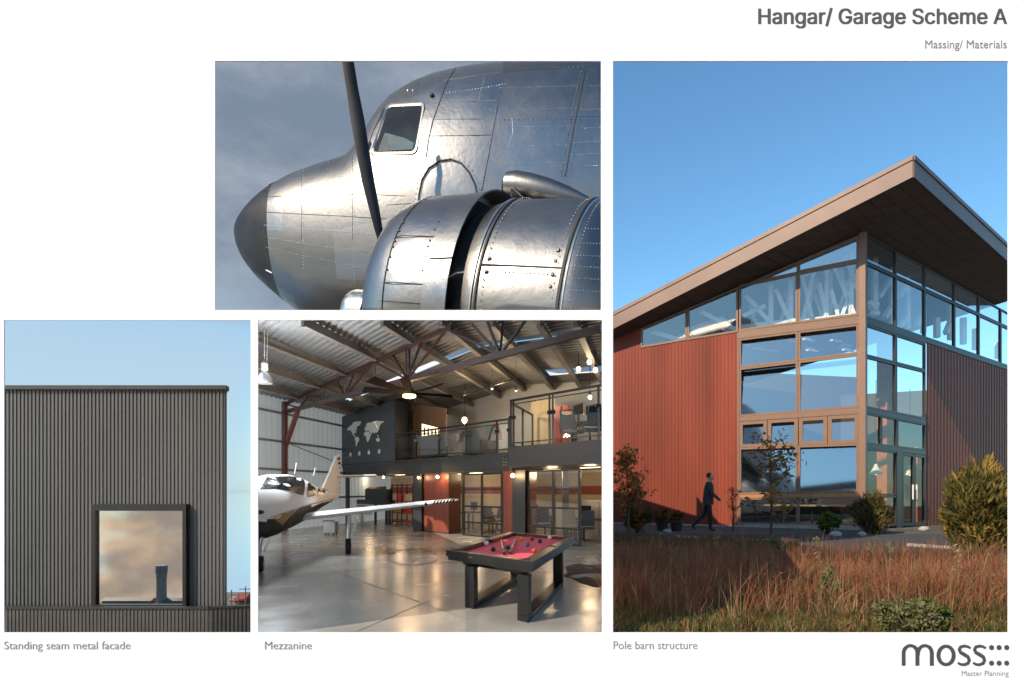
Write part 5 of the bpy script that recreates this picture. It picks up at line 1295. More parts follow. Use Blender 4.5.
# cowhide
rug = [(564.5, 566.6), (569, 565.4), (575, 564), (585, 563), (596, 564.5), (606.5, 564.5), (606.5, 584.5), (601, 586), (594, 586.3), (588, 584.5), (580, 582.2), (575, 579.5), (570.5, 577), (566, 577), (563.5, 574.8), (568, 572), (566, 569)]
m_hide = mk('cowhide_fur', (.55, .50, .43), rough=.9, var=.3, scale=5)
nt_ = m_hide.node_tree
mx_ = [n_ for n_ in nt_.nodes if n_.type == 'MIX'][0]; mx_.inputs[6].default_value = (.045, .03, .022, 1); mx_.inputs[7].default_value = (.50, .46, .40, 1)
for n_ in nt_.nodes:
    if n_.type == 'TEX_NOISE': n_.inputs['Scale'].default_value = .9
    if n_.type == 'MAP_RANGE': n_.inputs[1].default_value = .52; n_.inputs[2].default_value = .60
mb = MB(); mb.prism([floor_at(x, y, .012) for x, y in rug], (0, 0, -.009)); tag(mb.build('cowhide_rug', m_hide), 'brown and white cowhide rug on the floor right of the pool table', 'rug')
# ================================================================ red barn-like hall
ZC = 28.0
KP = Vector(((864-CX)/F*ZC, ZC, 0)); DL = Vector((-1212/F, 1, 0)); DR = Vector((953/F, 1, 0))
dl, dr = DL.normalized(), DR.normalized()
nL = Vector((-dl.y, dl.x, 0)); nL = nL if nL.y < 0 else -nL
nR = Vector((-dr.y, dr.x, 0)); nR = nR if nR.y < 0 else -nR
def WL(px, py, off=0.): return hit(KP+nL*off, nL, px, py)
def WR(px, py, off=0.): return hit(KP+nR*off, nR, px, py)
def sL(px): return (WL(px, 500)-KP).dot(dl)
def sR_(px): return (WR(px, 500)-KP).dot(dr)
m_redw = mk('barn_red_metal', (.225, .047, .026), rough=.55, var=.26, scale=.5, stretch=(1.6, 1.6, .18), spec=.25, detail=8, rvar=.1, bump=.05, bscale=1.2)
m_brw = mk('brown_metal', (.205, .058, .031), rough=.5, var=.15, scale=.25, stretch=(1, 1, .2), spec=.4)
m_fr = mk('tan_window_metal', (.24, .135, .085), rough=.45, var=.05)
m_frd = mk('dark_window_metal', (.035, .033, .034), rough=.4, var=.05)
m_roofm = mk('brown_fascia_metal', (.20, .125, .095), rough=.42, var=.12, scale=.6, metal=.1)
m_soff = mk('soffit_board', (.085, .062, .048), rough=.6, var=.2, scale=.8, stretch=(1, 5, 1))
m_conc = mk('pale_concrete', (.40, .32, .26), rough=.9, var=.15)
m_lum = mk('white_timber', (.88, .85, .76), rough=.6, var=.06)
m_inwall = mk('interior_plywood', (.42, .30, .17), rough=.6, var=.2, scale=1.2)
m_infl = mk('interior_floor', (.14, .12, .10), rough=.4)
m_bglass = glass('sky_glass', .31, (.86, .90, .92), .05, (1, 1, 1), graze=.35)
m_bglass3 = glass('clerestory_glass', .17, (.97, .98, .98), .03, graze=.2)
m_bglass2 = glass('clear_barn_glass', .10, (.88, .9, .9), .02, graze=.10)
barn = thing('barn_hall', (KP.x, KP.y, GZ), 'big red metal barn hall with glazed corner and sweeping flat roof', 'building')
# roof plane through three points where the soffit meets the walls
pA, pB, pC = WL(639.5, 328.4), WL(864, 232), WR(1008, 312)
sn = (pA-pB).cross(pC-pB).normalized()
def soff(px, py): return hit(pB, sn, px, py)
D_ = soff(912.5, 176.8); Lf = soff(600, 335.4); Rf = soff(1040, 291)
def zroof(p): return pB.z-(sn.x*(p.x-pB.x)+sn.y*(p.y-pB.y))/sn.z
TK = .80
back = Lf+(Rf-D_)*.8; back.z = zroof(back)
rf = MB(); q = [D_, Rf, back, Lf]
# keep the left end of the roof out of the middle pictures
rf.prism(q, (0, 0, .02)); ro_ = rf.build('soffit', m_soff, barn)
rf = MB(); rf.prism([p+Vector((0, 0, TK-.06)) for p in q], (0, 0, .06)); rf.build('roof', m_roofm, barn)
rf = MB()
def fascia(a, b, n_, mat=0):
    d = (b-a).normalized()
    rf.prism([a+Vector((0, 0, -.03)), b+Vector((0, 0, -.03)), b+Vector((0, 0, TK-.16)), a+Vector((0, 0, TK-.16))], n_*.06)
    rf.prism([a+Vector((0, 0, TK-.156)), b+Vector((0, 0, TK-.156)), b+Vector((0, 0, TK+.02)), a+Vector((0, 0, TK+.02))], n_*.10)
fascia(Lf, D_, nL); fascia(D_+nL*.0, Rf, nR); rf.build('fascia', m_roofm, barn)
# joints in the soffit boards
sb = MB()
for i in range(1, 26):
    t = i/26; a = Lf.lerp(D_, t); b = a+(Rf-D_)*.55; sb.bar(a+Vector((0, 0, -.006))+(Rf-D_)*.004, b+Vector((0, 0, -.006)), .03, .012)
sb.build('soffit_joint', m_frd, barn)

def wallquad(fn, pts, off): return [fn(x, y, off) for x, y in pts]
# red ribbed wall
oL = Vector((KP.x, KP.y, 0)); s738, s640, s604 = sL(738.5), sL(640), sL(604)
def ztopL(s):
    p = oL+dl*s
    if s < s640: a, b = WL(640, 348.5), WL(739, 332)
    else: return zroof(p)-.01
    ta = (a-oL).dot(dl); tb_ = (b-oL).dot(dl)
    return a.z+(b.z-a.z)*(s-ta)/(tb_-ta)
zbL = lambda s: WL(700, 524.3).z+.0*s
mb = MB(); corr_wall(mb, oL, dl, nL, s738, s604, .17, .015, zbL, ztopL, duty=.45); mb.build('red_wall', m_redw, barn)
mb = MB(); mb.prism([oL+dl*s738+Vector((0, 0, -.3))-nL*.05, oL+dl*s604+Vector((0, 0, -.3))-nL*.05, oL+dl*s604-nL*.05+Vector((0, 0, zbL(0)-.003)), oL+dl*s738-nL*.05+Vector((0, 0, zbL(0)-.003))], nL*.12); mb.build('plinth', m_conc, barn)
# brown ribbed wall at right
o2 = Vector((KP.x, KP.y, 0)); s926, s1030 = sR_(926.5), sR_(1036)
zb_line = (WR(866.6, 321.5), WR(1008, 369.5))
def ztopR(s):
    a, b = zb_line; ta, tb_ = (a-o2).dot(dr), (b-o2).dot(dr); return a.z+(b.z-a.z)*(s-ta)/(tb_-ta)
mb = MB(); corr_wall(mb, o2, dr, nR, s926, s1030, .36, .03, lambda s: -.1, ztopR, duty=.4); mb.build('brown_wall', m_brw, barn)
# windows
def window(fn, n_, pts, fw, mat, pane_mat, name='window', depth=.12, out_=.04, label=None, tilt=0.):
    """pts: four picture corners (bl, br, tr, tl) of the opening; fw frame width in metres"""
    o_ = [fn(x, y, out_) for x, y in pts]; m_ = len(o_); c = sum(o_, Vector())/m_
    inn = []
    for i in range(m_):
        p0, p1, p2 = o_[i-1], o_[i], o_[(i+1) % m_]
        e1, e2 = (p0-p1).normalized(), (p2-p1).normalized()
        sa = max(.25, e1.cross(e2).length); inn.append(p1+(e1+e2)*(fw/sa))
    b = MB(); b.frame(o_, inn, -n_*depth); fo_ = b.build(name, mat, barn)
    zlo, zhi = min(p.z for p in inn), max(p.z for p in inn)
    b = MB(); b.add([p-n_*(depth*.55+math.tan(tilt)*(p.z-zlo)) for p in inn], [tuple(range(m_))]); po = b.build('pane', pane_mat, fo_)
    if label: fo_['label'] = label
    return fo_
LW = lambda pts, fw=.09, m=None, pm=None, **k: window(WL, nL, pts, fw, m or m_fr, pm or m_bglass, **k)
RW = lambda pts, fw=.08, m=None, pm=None, **k: window(WR, nR, pts, fw, m or m_frd, pm or m_bglass, **k)
sl_ = lambda x: 328.4+(x-639.5)*(232-328.4)/(864-639.5)          # line where soffit meets the left wall
LW([(640.5, 347.8), (687, 340), (687, sl_(687)+.5), (640.5, sl_(640.5)+.5)], pm=m_bglass3)
LW([(687.3, 340), (738, 331.8), (738, sl_(738)+.5), (687.3, sl_(687.3)+.5)], pm=m_bglass3)
LW([(739, 331), (797.6, 323), (797.6, 272.6), (739, 285.2)], pm=m_bglass3); LW([(798, 323), (858.6, 315.3), (858.6, 260.5), (798, 272.6)], pm=m_bglass3)
LW([(748, 283), (797.6, 272.4), (797.6, sl_(797.6)+.6)], .045); LW([(798, 272.3), (858.6, 260.3), (858.6, sl_(858.6)+.6), (798, sl_(798)+.6)])
# band, glazing rows below
def solid(fn, n_, pts, mat, name, th=.14, out_=.06):
    b = MB(); b.prism([fn(x, y, out_) for x, y in pts], -n_*th); return b.build(name, mat, barn)
solid(WL, nL, [(738.6, 338.6), (858.8, 323.6), (858.8, 315.6), (738.6, 331.2)], m_fr, 'transom_band')
LW([(739, 368), (797.8, 361), (797.8, 331.3), (739, 338.8)], tilt=R(9)); LW([(798.2, 361), (858.6, 353.6), (858.6, 323.8), (798.2, 331.2)], tilt=R(9))
LW([(739, 416.6), (797.8, 412.2), (797.8, 361.2), (739, 368.2)], tilt=R(11)); LW([(798.2, 412.2), (858.6, 407.4), (858.6, 353.8), (798.2, 361.2)], tilt=R(11))
solid(WL, nL, [(738.6, 421.5), (858.8, 413.6), (858.8, 407.6), (738.6, 416.8)], m_fr, 'transom_band')
yb = lambda x: 447.6+(x-739)*(443.2-447.6)/120; yt = lambda x: 421.7+(x-739)*(413.8-421.7)/120
for a, b in ((739.2, 767), (767.6, 798), (798.8, 827.2), (827.8, 858.6)): LW([(a, yb(a)), (b, yb(b)), (b, yt(b)), (a, yt(a))], .16, tilt=R(12))
LW([(739, 494.5), (797.6, 493.4), (797.6, 445.6), (739, 447.8)], tilt=R(6)); LW([(798, 493.4), (858.6, 492.4), (858.6, 443.4), (798, 445.6)], tilt=R(6))
solid(WL, nL, [(738.6, 498.2), (858.8, 496.6), (858.8, 492.6), (738.6, 494.7)], mk('orange_sill', (.42, .19, .08), rough=.45), 'sill_band')
LW([(739, 523.6), (797.6, 524.6), (797.6, 497.6), (739, 498.4)], .07, None, m_bglass2); LW([(798, 524.6), (858.6, 525.6), (858.6, 496.8), (798, 497.4)], .07, None, m_bglass2)
solid(WL, nL, [(737.5, 531), (862, 534), (862, 525.8), (737.5, 523.8)], m_conc, 'plinth', .2, .09)
# corner post and wall-end trim
b = MB(); zt_c = zroof(KP)-.02; b.prism([KP+dl*sL(858.7), KP+nL*.09+dl*sL(858.7), KP+nL*.09+nR*.06, KP+nR*.06+dr*.14, KP+dr*.14], (0, 0, zt_c)); 
for v in b.v: v.z -= 0
b.build('corner_post', m_fr, barn)
solid(WL, nL, [(737.3, 524), (739, 524), (739, 332), (737.3, 332)], m_fr, 'jamb_trim', .14, .07)
# right face glazing
soR = lambda x: 232+(x-864)*(312-232)/144.
trR = lambda x: 262+(x-866)*(327.5-262)/142.
baR = lambda x: 317.6+(x-866)*(366.2-317.6)/142.
xs_ = [866.5, 896.3, 925.3, 955, 979.4, 1001.3, 1022]
for a, b in zip(xs_, xs_[1:]):
    RW([(a, baR(a)), (b, baR(b)), (b, trR(b)), (a, trR(a))], pm=m_bglass3); RW([(a, trR(a)-.3), (b, trR(b)-.3), (b, soR(b)+.4), (a, soR(a)+.4)], .06)
solid(WR, nR, [(866.5, 323.6), (926, 343.6), (926, 338), (866.5, 317.9)], m_frd, 'transom_band')
solid(WR, nR, [(926.2, 342.2), (1022, 374.5), (1022, 371), (926.2, 338.4)], m_frd, 'transom_band', .1)
l1 = lambda x: 355.6+(x-866)*(370.8-355.6)/60.; l2 = lambda x: 407.6+(x-866)*(419.3-407.6)/60.; l0 = lambda x: 323.8+(x-866)*(343.8-323.8)/60.; l3 = lambda x: 443.6+(x-866)*(450.6-443.6)/60.
for a, b in ((866.5, 896.2), (896.5, 925.8)):
    RW([(a, l1(a)), (b, l1(b)), (b, l0(b)), (a, l0(a))]); RW([(a, l2(a)), (b, l2(b)), (b, l1(b)+.3), (a, l1(a)+.3)], pm=m_bglass2)
solid(WR, nR, [(866.5, 412.6), (926, 424), (926, 419.6), (866.5, 407.9)], m_frd, 'transom_band')
for a, b in ((866.5, 881.5), (881.8, 897.6), (897.9, 925.8)): RW([(a, l3(a)), (b, l3(b)), (b, l2(b)+4.8), (a, l2(a)+4.8)], .07, pm=m_bglass2)
solid(WR, nR, [(866.5, 448), (926, 455), (926, 450.8), (866.5, 443.8)], m_frd, 'transom_band')
RW([(866.5, 495.5), (897.2, 495.2), (897.2, 451.6), (866.5, 448.2)], .08, pm=m_bglass2); RW([(866.5, 527), (897.2, 526), (897.2, 495.6), (866.5, 495.9)], .1, pm=m_bglass2)
solid(WR, nR, [(897.4, 528), (902.4, 527.4), (902.4, 452), (897.4, 451.6)], m_frd, 'jamb_trim', .16, .07)
for a, b in ((902.6, 914.6), (915, 925.8)):
    d_ = RW([(a, 526), (b, 525.4), (b, l3(b)+5), (a, l3(a)+4.6)], .12, pm=m_bglass2, name='door')
    hb_ = MB(); p0 = WR(b-1.6 if a < 910 else a+1.6, 492, .1); hb_.bar(p0-Vector((0, 0, .35)), p0+Vector((0, 0, .35)), .05, .05); hb_.build('handle', m_lum, d_)
# inside the hall
FARL, FARR = KP+dl*sL(606), KP+dr*sR_(1034)
IN = -(nL+nR).normalized()
bi = KP+dl*sL(606)*.95+dr*9
mb = MB(); fpz = .0
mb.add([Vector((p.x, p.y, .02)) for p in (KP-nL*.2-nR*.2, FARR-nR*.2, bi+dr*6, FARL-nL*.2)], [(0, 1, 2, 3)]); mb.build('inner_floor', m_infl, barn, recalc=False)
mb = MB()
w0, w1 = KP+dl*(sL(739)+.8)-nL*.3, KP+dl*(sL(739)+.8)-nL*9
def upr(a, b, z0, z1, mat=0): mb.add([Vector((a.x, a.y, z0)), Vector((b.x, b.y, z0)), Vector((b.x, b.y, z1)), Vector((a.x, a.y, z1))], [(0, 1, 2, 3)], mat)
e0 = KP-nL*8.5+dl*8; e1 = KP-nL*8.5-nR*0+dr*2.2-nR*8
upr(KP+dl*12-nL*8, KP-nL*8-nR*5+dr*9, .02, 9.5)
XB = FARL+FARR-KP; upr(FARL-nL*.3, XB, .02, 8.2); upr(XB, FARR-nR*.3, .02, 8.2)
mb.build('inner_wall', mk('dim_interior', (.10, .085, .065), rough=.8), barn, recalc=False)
# red inner cores and plywood coloured bright as if sunlit, behind the right glazing
def inner(fn, n_, pts, off, mat, name, th=.1):
    b = MB(); b.prism([fn(x, y, -off) for x, y in pts], -n_*th); return b.build(name, mat, barn)
m_core = mk('orange_red_board', (.50, .13, .05), rough=.55)
inner(WR, nR, [(887, 527), (895.6, 527), (895.6, 326), (887, 322)], 1.6, m_core, 'inner_column', .5)
inner(WR, nR, [(917.5, 526), (930, 526), (930, 447), (917.5, 447)], 1.4, m_core, 'inner_column', .3)
inner(WR, nR, [(899, 451), (932, 451), (932, 424), (899, 420)], 1.8, mk('sunlit_painted_plywood', (.62, .42, .18), rough=.6), 'inner_panel')
inner(WR, nR, [(898, 526), (917, 526), (917, 455), (898, 455)], 3.4, m_inwall, 'inner_panel')
# white timber trusses behind the clerestory
def timber(fn, off, segs, wd=.20):
    b = MB()
    for x0, y0, x1, y1 in segs: b.bar(fn(x0, y0, -off), fn(x1, y1, -off), wd, wd)
    return b.build('inner_truss', m_lum, barn)
Z1 = lambda x, y: (610+x/2.44, 60+y/2.44)
def zs(L_): return [(*Z1(a, b), *Z1(c, d)) for a, b, c, d in L_]
timber(WL, .9, zs([(70, 655, 200, 690), (195, 600, 315, 662), (190, 690, 310, 690)]))
timber(WL, 1.1, zs([(318, 560, 392, 642), (392, 520, 392, 650), (440, 540, 440, 650), (325, 625, 380, 600), (405, 560, 440, 640), (318, 652, 456, 636), (330, 560, 456, 510)]), .19)
timber(WL, 2.2, zs([(480, 500, 520, 640), (516, 490, 478, 640), (556, 480, 592, 640), (596, 500, 548, 640), (538, 500, 538, 640)]), .14)
timber(WL, 2.2, zs([(330, 570, 360, 650), (372, 545, 345, 650), (418, 530, 448, 650), (450, 540, 412, 650)]), .14)
timber(WL, 1.3, zs([(468, 520, 496, 640), (528, 480, 528, 640), (496, 520, 470, 640), (548, 505, 604, 640), (572, 470, 604, 560), (604, 520, 560, 640), (588, 470, 588, 640), (510, 545, 530, 640), (540, 560, 560, 640), (462, 636, 606, 622), (462, 528, 606, 478)]), .16)
Z8 = lambda x, y: (860+x/4.553, 230+y/4.553)
def z8(L_): return [(*Z8(a, b), *Z8(c, d)) for a, b, c, d in L_]
timber(WR, .8, z8([(67, 70, 67, 385), (145, 130, 145, 430), (145, 215, 85, 305), (40, 330, 80, 385), (60, 390, 75, 330), (110, 400, 150, 340)]), .22)
timber(WR, .8, z8([(217, 190, 217, 450), (288, 300, 288, 470), (215, 250, 180, 300), (180, 440, 215, 395), (255, 440, 285, 380)]), .2)
timber(WR, .8, z8([(412, 340, 412, 500), (350, 400, 350, 490), (390, 470, 412, 420), (525, 450, 525, 545), (470, 400, 470, 520), (628, 510, 628, 585)]), .24)
mb = MB(); rngb = random.Random(5)
for i in range(12):       # ceiling strips and ducts seen through the top glass
    px = rngb.uniform(742, 850); py = rngb.uniform(338, 352); p = WL(px, py, -rngb.uniform(2, 4)); mb.box(p, .7, .16, .08, R(27))
mb.tube([WL(693, 332, -1.6), WL(722, 322, -1.6), WL(730, 331, -1.6)], .3, 12); mb.build('roof_ducts', m_lum, barn)
def cone_lamp(px, py, off, ztop, label):
    c = WR(px, py, -off); t = thing('pendant_lamp', c, label, 'lamp'); b = MB(); b.lathe(c, [(.30, -.2), (.31, -.19), (.1, .2), (.06, .32)], 16); b.build('shade', m_lum, t, smooth=40); b = MB(); b.tube([c+Vector((0, 0, .3)), (c.x, c.y, ztop)], .015, 5); b.build('cord', m_black, t)
    b = MB(); b.ball(c-Vector((0, 0, .12)), .1, 8, 6); b.build('bulb', m_globe, t)
cone_lamp(876, 470.5, 1.2, 7, 'white cone pendant lamp behind the glass left of the barn door')
cone_lamp(910, 471.5, 1.6, 7, 'white cone pendant lamp behind the barn door')
t = thing('long_table', WL(800, 525, -2.2), 'dark table inside the low glazing of the barn hall', 'table')
a, b_ = WL(752, 512, -2.2), WL(846, 512, -2.2); a.z = b_.z = .95; mb = MB(); mb.bar(a, b_, .8, .07); mb.build('tabletop', m_inwall, t)
for f_ in (.05, .35, .65, .95): mb = MB(); p = a.lerp(b_, f_); mb.bar((p.x, p.y, .03), (p.x, p.y, .91), .08, .08); mb.build('leg', m_frd, t)
# ================================================================ meadow, path, plants, person
def g_at(px, py): return floor_at(px, py, GZ)
m_gravel = mk('dark_gravel', (.050, .046, .044), rough=.95, var=.35, scale=9, bump=.6, bscale=40)
mb = MB(); pp = [(1040, 534), (1040, 562), (940, 561), (860, 556), (790, 551), (700, 545.5), (600, 541), (600, 534.5), (700, 534.5), (862, 534.5)]
mb.add([g_at(x, y)+Vector((0, 0, .006)) for x, y in pp], [tuple(range(len(pp)))]); tag(mb.build('path', m_gravel, recalc=False), kind='structure')
mb = MB()
for q in ([(735, 541.2), (797, 541.8)], [(908, 546.2), (985, 551.6)], [(676, 538), (700, 538.6)]):
    a, b = g_at(*q[0]), g_at(*q[1]); mb.bar(a+Vector((0, 0, .04)), b+Vector((0, 0, .04)), .16, .10)
tag(mb.build('path_edging', mk('pale_kerb', (.36, .34, .33), rough=.85, var=.2)), kind='structure')
m_gr = [leafmat('russet_grass', (.34, .108, .068)), leafmat('tan_grass', (.32, .19, .095)), leafmat('olive_grass', (.14, .135, .045)), leafmat('dark_green_grass', (.065, .085, .03)), leafmat('bleached_grass', (.40, .30, .17))]
nr = np.random.default_rng(11)
def blades(name, n, ylo, yhi, h0, h1, w0, mix, xr=(600, 1030), clump=0, lean=.35, dens=None):
    u = nr.random(n); 
    Y = 1/(1/ylo*(1-u)+1/yhi*u) if False else np.sqrt(ylo**2+(yhi**2-ylo**2)*u)
    px = xr[0]+(xr[1]-xr[0])*nr.random(n); x = (px-CX)/F*Y
    if clump:
        ncl = n//clump; ci = nr.integers(0, ncl, n)
        cu = nr.random(ncl); cY = np.sqrt(ylo**2+(yhi**2-ylo**2)*cu); cpx = xr[0]+(xr[1]-xr[0])*nr.random(ncl)
        ang = nr.random(n)*2*np.pi; rad = np.abs(nr.normal(0, .16, n))
        Y = cY[ci]+np.sin(ang)*rad; x = (cpx[ci]-CX)/F*cY[ci]+np.cos(ang)*rad
        hc = (.6+.6*nr.random(ncl))[ci]; mc = nr.random(ncl)[ci]
    else: hc = np.ones(n); mc = nr.random(n); ang = nr.random(n)*2*np.pi
    Y = np.maximum(Y, 7.6); x = np.maximum(x, .1575*Y+.02*0)
    if dens is not None:
        keep = nr.random(n) < dens(x, Y); x, Y, hc, mc, ang = x[keep], Y[keep], hc[keep], mc[keep], ang[keep]; n = len(x)
    h = (h0+(h1-h0)*nr.random(n)**1.4)*hc; la = ang+nr.normal(0, .7, n); ln = h*lean*np.abs(nr.normal(.5, .5, n))
    fa = nr.random(n)*2*np.pi; w_ = w0*(.6+.8*nr.random(n))
    wx, wy = np.cos(fa)*w_, np.sin(fa)*w_
    V_ = np.zeros((n, 5, 3)); lx, ly = np.cos(la)*ln, np.sin(la)*ln
    V_[:, 0] = np.stack([x-wx, Y-wy, np.full(n, GZ)], 1); V_[:, 1] = np.stack([x+wx, Y+wy, np.full(n, GZ)], 1)
    V_[:, 2] = np.stack([x-wx*.8+lx*.35, Y-wy*.8+ly*.35, GZ+h*.55], 1); V_[:, 3] = np.stack([x+wx*.8+lx*.35, Y+wy*.8+ly*.35, GZ+h*.55], 1)
    V_[:, 4] = np.stack([x+lx, Y+ly, GZ+h*(1-.15*(ln/np.maximum(h, .01)))], 1)
    b = np.arange(n)*5
    quads = np.stack([b, b+1, b+3, b+2], 1); tris = np.stack([b+2, b+3, b+4], 1)
    me = bpy.data.meshes.new(name); me.vertices.add(n*5); me.vertices.foreach_set('co', V_.ravel())
    loops = np.concatenate([quads.ravel(), tris.ravel()]); me.loops.add(len(loops)); me.loops.foreach_set('vertex_index', loops.astype(np.int32))
    me.polygons.add(2*n); st = np.concatenate([np.arange(n)*4, n*4+np.arange(n)*3]); tot = np.concatenate([np.full(n, 4), np.full(n, 3)])
    me.polygons.foreach_set('loop_start', st.astype(np.int32)); me.polygons.foreach_set('loop_total', tot.astype(np.int32))
    cum = np.cumsum(mix)/np.sum(mix); mi = np.searchsorted(cum, np.clip(mc*.8+.2*nr.random(n), 0, .999)).astype(np.int32)
    for m in m_gr: me.materials.append(m)
    me.polygons.foreach_set('material_index', np.concatenate([mi, mi])); me.update(calc_edges=True); me.validate()
    o = bpy.data.objects.new(name, me); COL.objects.link(o); tag(o, kind='stuff'); return o
def patch(x, Y): return np.array([mnoise.noise(Vector((a*.55, b*.8, 3.3))) for a, b in zip(x, Y)])
blades('tall_meadow_grass', 64000, 9.3, 13.8, .12, .74, .0055, [6.5, 2.4, .9, .6, .9], clump=18, lean=.75, dens=lambda x, Y: np.clip(.55+2.2*patch(x, Y), .05, 1))
blades('seed_grass', 11000, 8.4, 14.2, .30, .88, .0038, [4, 3, .5, .3, 2.4], clump=4, lean=.8)
blades('green_patch_grass', 42000, 8.0, 14.5, .08, .40, .0065, [.5, 1, 4, 4, .1], clump=26, lean=.8, dens=lambda x, Y: np.clip(.2-2.2*patch(x, Y), 0, 1))
blades('mid_meadow_grass', 17000, 13.2, 17.4, .06, .42, .0075, [4, 2.2, 2.0, 1.6, .5], clump=14, lean=.7, dens=lambda x, Y: np.where(Y < 15.0+np.clip((8-x)*.5, 0, 3), 1., .04))
blades('short_grass', 52000, 7.6, 11.5, .04, .20, .006, [1.2, 1.6, 2.6, 2.4, .3], lean=.9)
blades('verge_grass', 9000, 15.5, 22.5, .06, .30, .010, [2.5, 1.4, 1.6, 2, .3], xr=(600, 800), lean=.7, dens=lambda x, Y: np.where(x < 9, 1., .3))
# dead leaves and seed heads caught among the stems
def scatter_leaves(name, n, ylo, yhi, zlo, zhi, size, mats, seed):
    r_ = random.Random(seed); mb = MB()
    for i in range(n):
        Y = math.sqrt(ylo**2+(yhi**2-ylo**2)*r_.random()); x = (600+430*r_.random()-CX)/F*Y
        if mnoise.noise(Vector((x*.9, Y*1.1, 8.))) < -.12: continue
        z = GZ+zlo+(zhi-zlo)*r_.random()**1.6; p = Vector((max(x, .158*Y), Y, z)); u = Vector((r_.gauss(0, 1), r_.gauss(0, 1), r_.gauss(0, 1))).normalized(); v = u.orthogonal().normalized(); s_ = size*r_.uniform(.5, 1.5)
        mb.add([p-u*s_, p+v*s_*.4, p+u*s_, p-v*s_*.4], [(0, 1, 2, 3)], r_.randrange(len(mats)))
    tag(mb.build(name, mats, recalc=False), kind='stuff')
scatter_leaves('meadow_foliage', 15000, 9.0, 14.5, .02, .55, .020, [m_gr[0], m_gr[1], m_gr[2], leafmat('rust_leaf', (.30, .10, .05))], 77)

def leaf_cloud(mb, c, rad, n, size, seed, mats=1, clumps=14, fill=.85, flat=0., spray=False):
    r_ = random.Random(seed); c = Vector(c); cs = []
    for _ in range(clumps):
        while True:
            v = Vector((r_.uniform(-1, 1), r_.uniform(-1, 1), r_.uniform(-1, 1)))
            if v.length < 1: break
        v = v*(.55+.5*r_.random()); cs.append((v, r_.uniform(.16, .5), r_.randrange(mats)))
    for i in range(n):
        cc, cr, cm = cs[r_.randrange(len(cs))]
        v = cc+Vector((r_.gauss(0, 1), r_.gauss(0, 1), r_.gauss(0, 1)))*cr*.45
        if v.length > 1.3: continue
        if spray: v = Vector((v.x*(1-.35*max(0, v.z)), v.y*(1-.35*max(0, v.z)), v.z))
        p = c+Vector((v.x*rad[0], v.y*rad[1], v.z*rad[2]))
        a = Vector((r_.gauss(0, 1), r_.gauss(0, 1), r_.gauss(0, 1)+flat)).normalized(); b = a.orthogonal().normalized(); b = (b*math.cos(r_.random()*6.28)+a.cross(b)*math.sin(r_.random()*6.28))
        d = a.cross(b).normalized(); s_ = size*r_.uniform(.5, 1.6); nw = .45
        if spray: b = (Vector((v.x, v.y, max(v.z, 0)*.5))*.7+Vector((0, 0, .75))+Vector((r_.gauss(0, .35), r_.gauss(0, .35), r_.gauss(0, .3)))).normalized(); d = b.cross(a).normalized(); nw = .2; s_ *= 1.5
        m_ = cm if r_.random() < .75 else r_.randrange(mats)
        mb.add([p-b*s_, p+d*s_*nw, p+b*s_, p-d*s_*nw], [(0, 1, 2, 3)], m_)
m_lf = {'jun': [leafmat('juniper_gold', (.30, .20, .055)), leafmat('juniper_green', (.17, .145, .045)), leafmat('juniper_dark', (.09, .09, .032))],
        'shr': [leafmat('shrub_olive', (.17, .13, .05)), leafmat('shrub_dark', (.08, .075, .03))],
        'grn': [leafmat('bright_leaf', (.12, .17, .035)), leafmat('mid_leaf', (.07, .11, .03))],
        'rus': [leafmat('russet_leaf', (.42, .18, .06)), leafmat('brown_leaf', (.26, .13, .05)), leafmat('olive_leaf', (.20, .16, .05))],
        'weed': [leafmat('weed_green', (.13, .16, .045)), leafmat('weed_dark', (.07, .095, .03)), leafmat('weed_pale', (.22, .21, .10))]}
m_bark = mk('brown_bark', (.09, .06, .045), rough=.95, var=.3, scale=20)
def shrub(name, label, cat, px, pyb, pyt, wpx, mats, n, size, seed, clumps=16, stems=5, group=None, zoff=.0, depth=1.0, parts=('foliage', 'stem'), spray=False):
    b = g_at(px, pyb); Y = b.y; h = (pyb-pyt)/F*Y; rw = wpx/2/F*Y
    t = thing(name, b, label, cat, group); r_ = random.Random(seed+50)
    mb = MB()
    for i in range(stems):
        a = r_.random()*6.28; e = b+Vector((math.cos(a)*rw*.6, math.sin(a)*rw*.5, h*r_.uniform(.6, .9))); m_ = b.lerp(e, .5)+Vector((r_.gauss(0, .1)*rw, r_.gauss(0, .1)*rw, h*.08))
        mb.tube([b+Vector((0, 0, -.02)), m_, e], [.035*min(h, h*h)**.5, .022*min(h, h*h)**.5, .006], 6)
    mb.build(parts[1], m_bark, t)
    mb = MB(); leaf_cloud(mb, b+Vector((0, 0, h*(.52+zoff))), (rw, rw*depth, h*.5), n, size, seed, len(mats), clumps, spray=spray); mb.build(parts[0], mats, t, recalc=False)
    return t
shrub('juniper_bush', 'large golden green juniper bush at the right end of the brown wall', 'bush', 977, 562, 466, 62, m_lf['jun'], 17000, .085, 3, 60, 12, spray=True)
shrub('round_shrub', 'rounded olive shrub beside the glazed corner post', 'bush', 873.5, 533.5, 494.5, 34, m_lf['shr'], 7000, .075, 4, 44, 8, spray=True)
shrub('leafy_plant', 'small bright green plant before the low glazing', 'plant', 828, 534, 512, 20, m_lf['grn'], 900, .09, 5, 12, 4)
shrub('dark_shrub', 'dark twiggy shrub at the left end of the red wall', 'bush', 637, 533, 503, 26, [m_lf['shr'][1], m_lf['rus'][1]], 1800, .09, 6, 14, 7)
shrub('weed_clump', 'big green leafy weed clump at the front of the meadow', 'plant', 912, 634, 601, 80, m_lf['weed'], 11000, .026, 8, 60, 8, depth=.3)
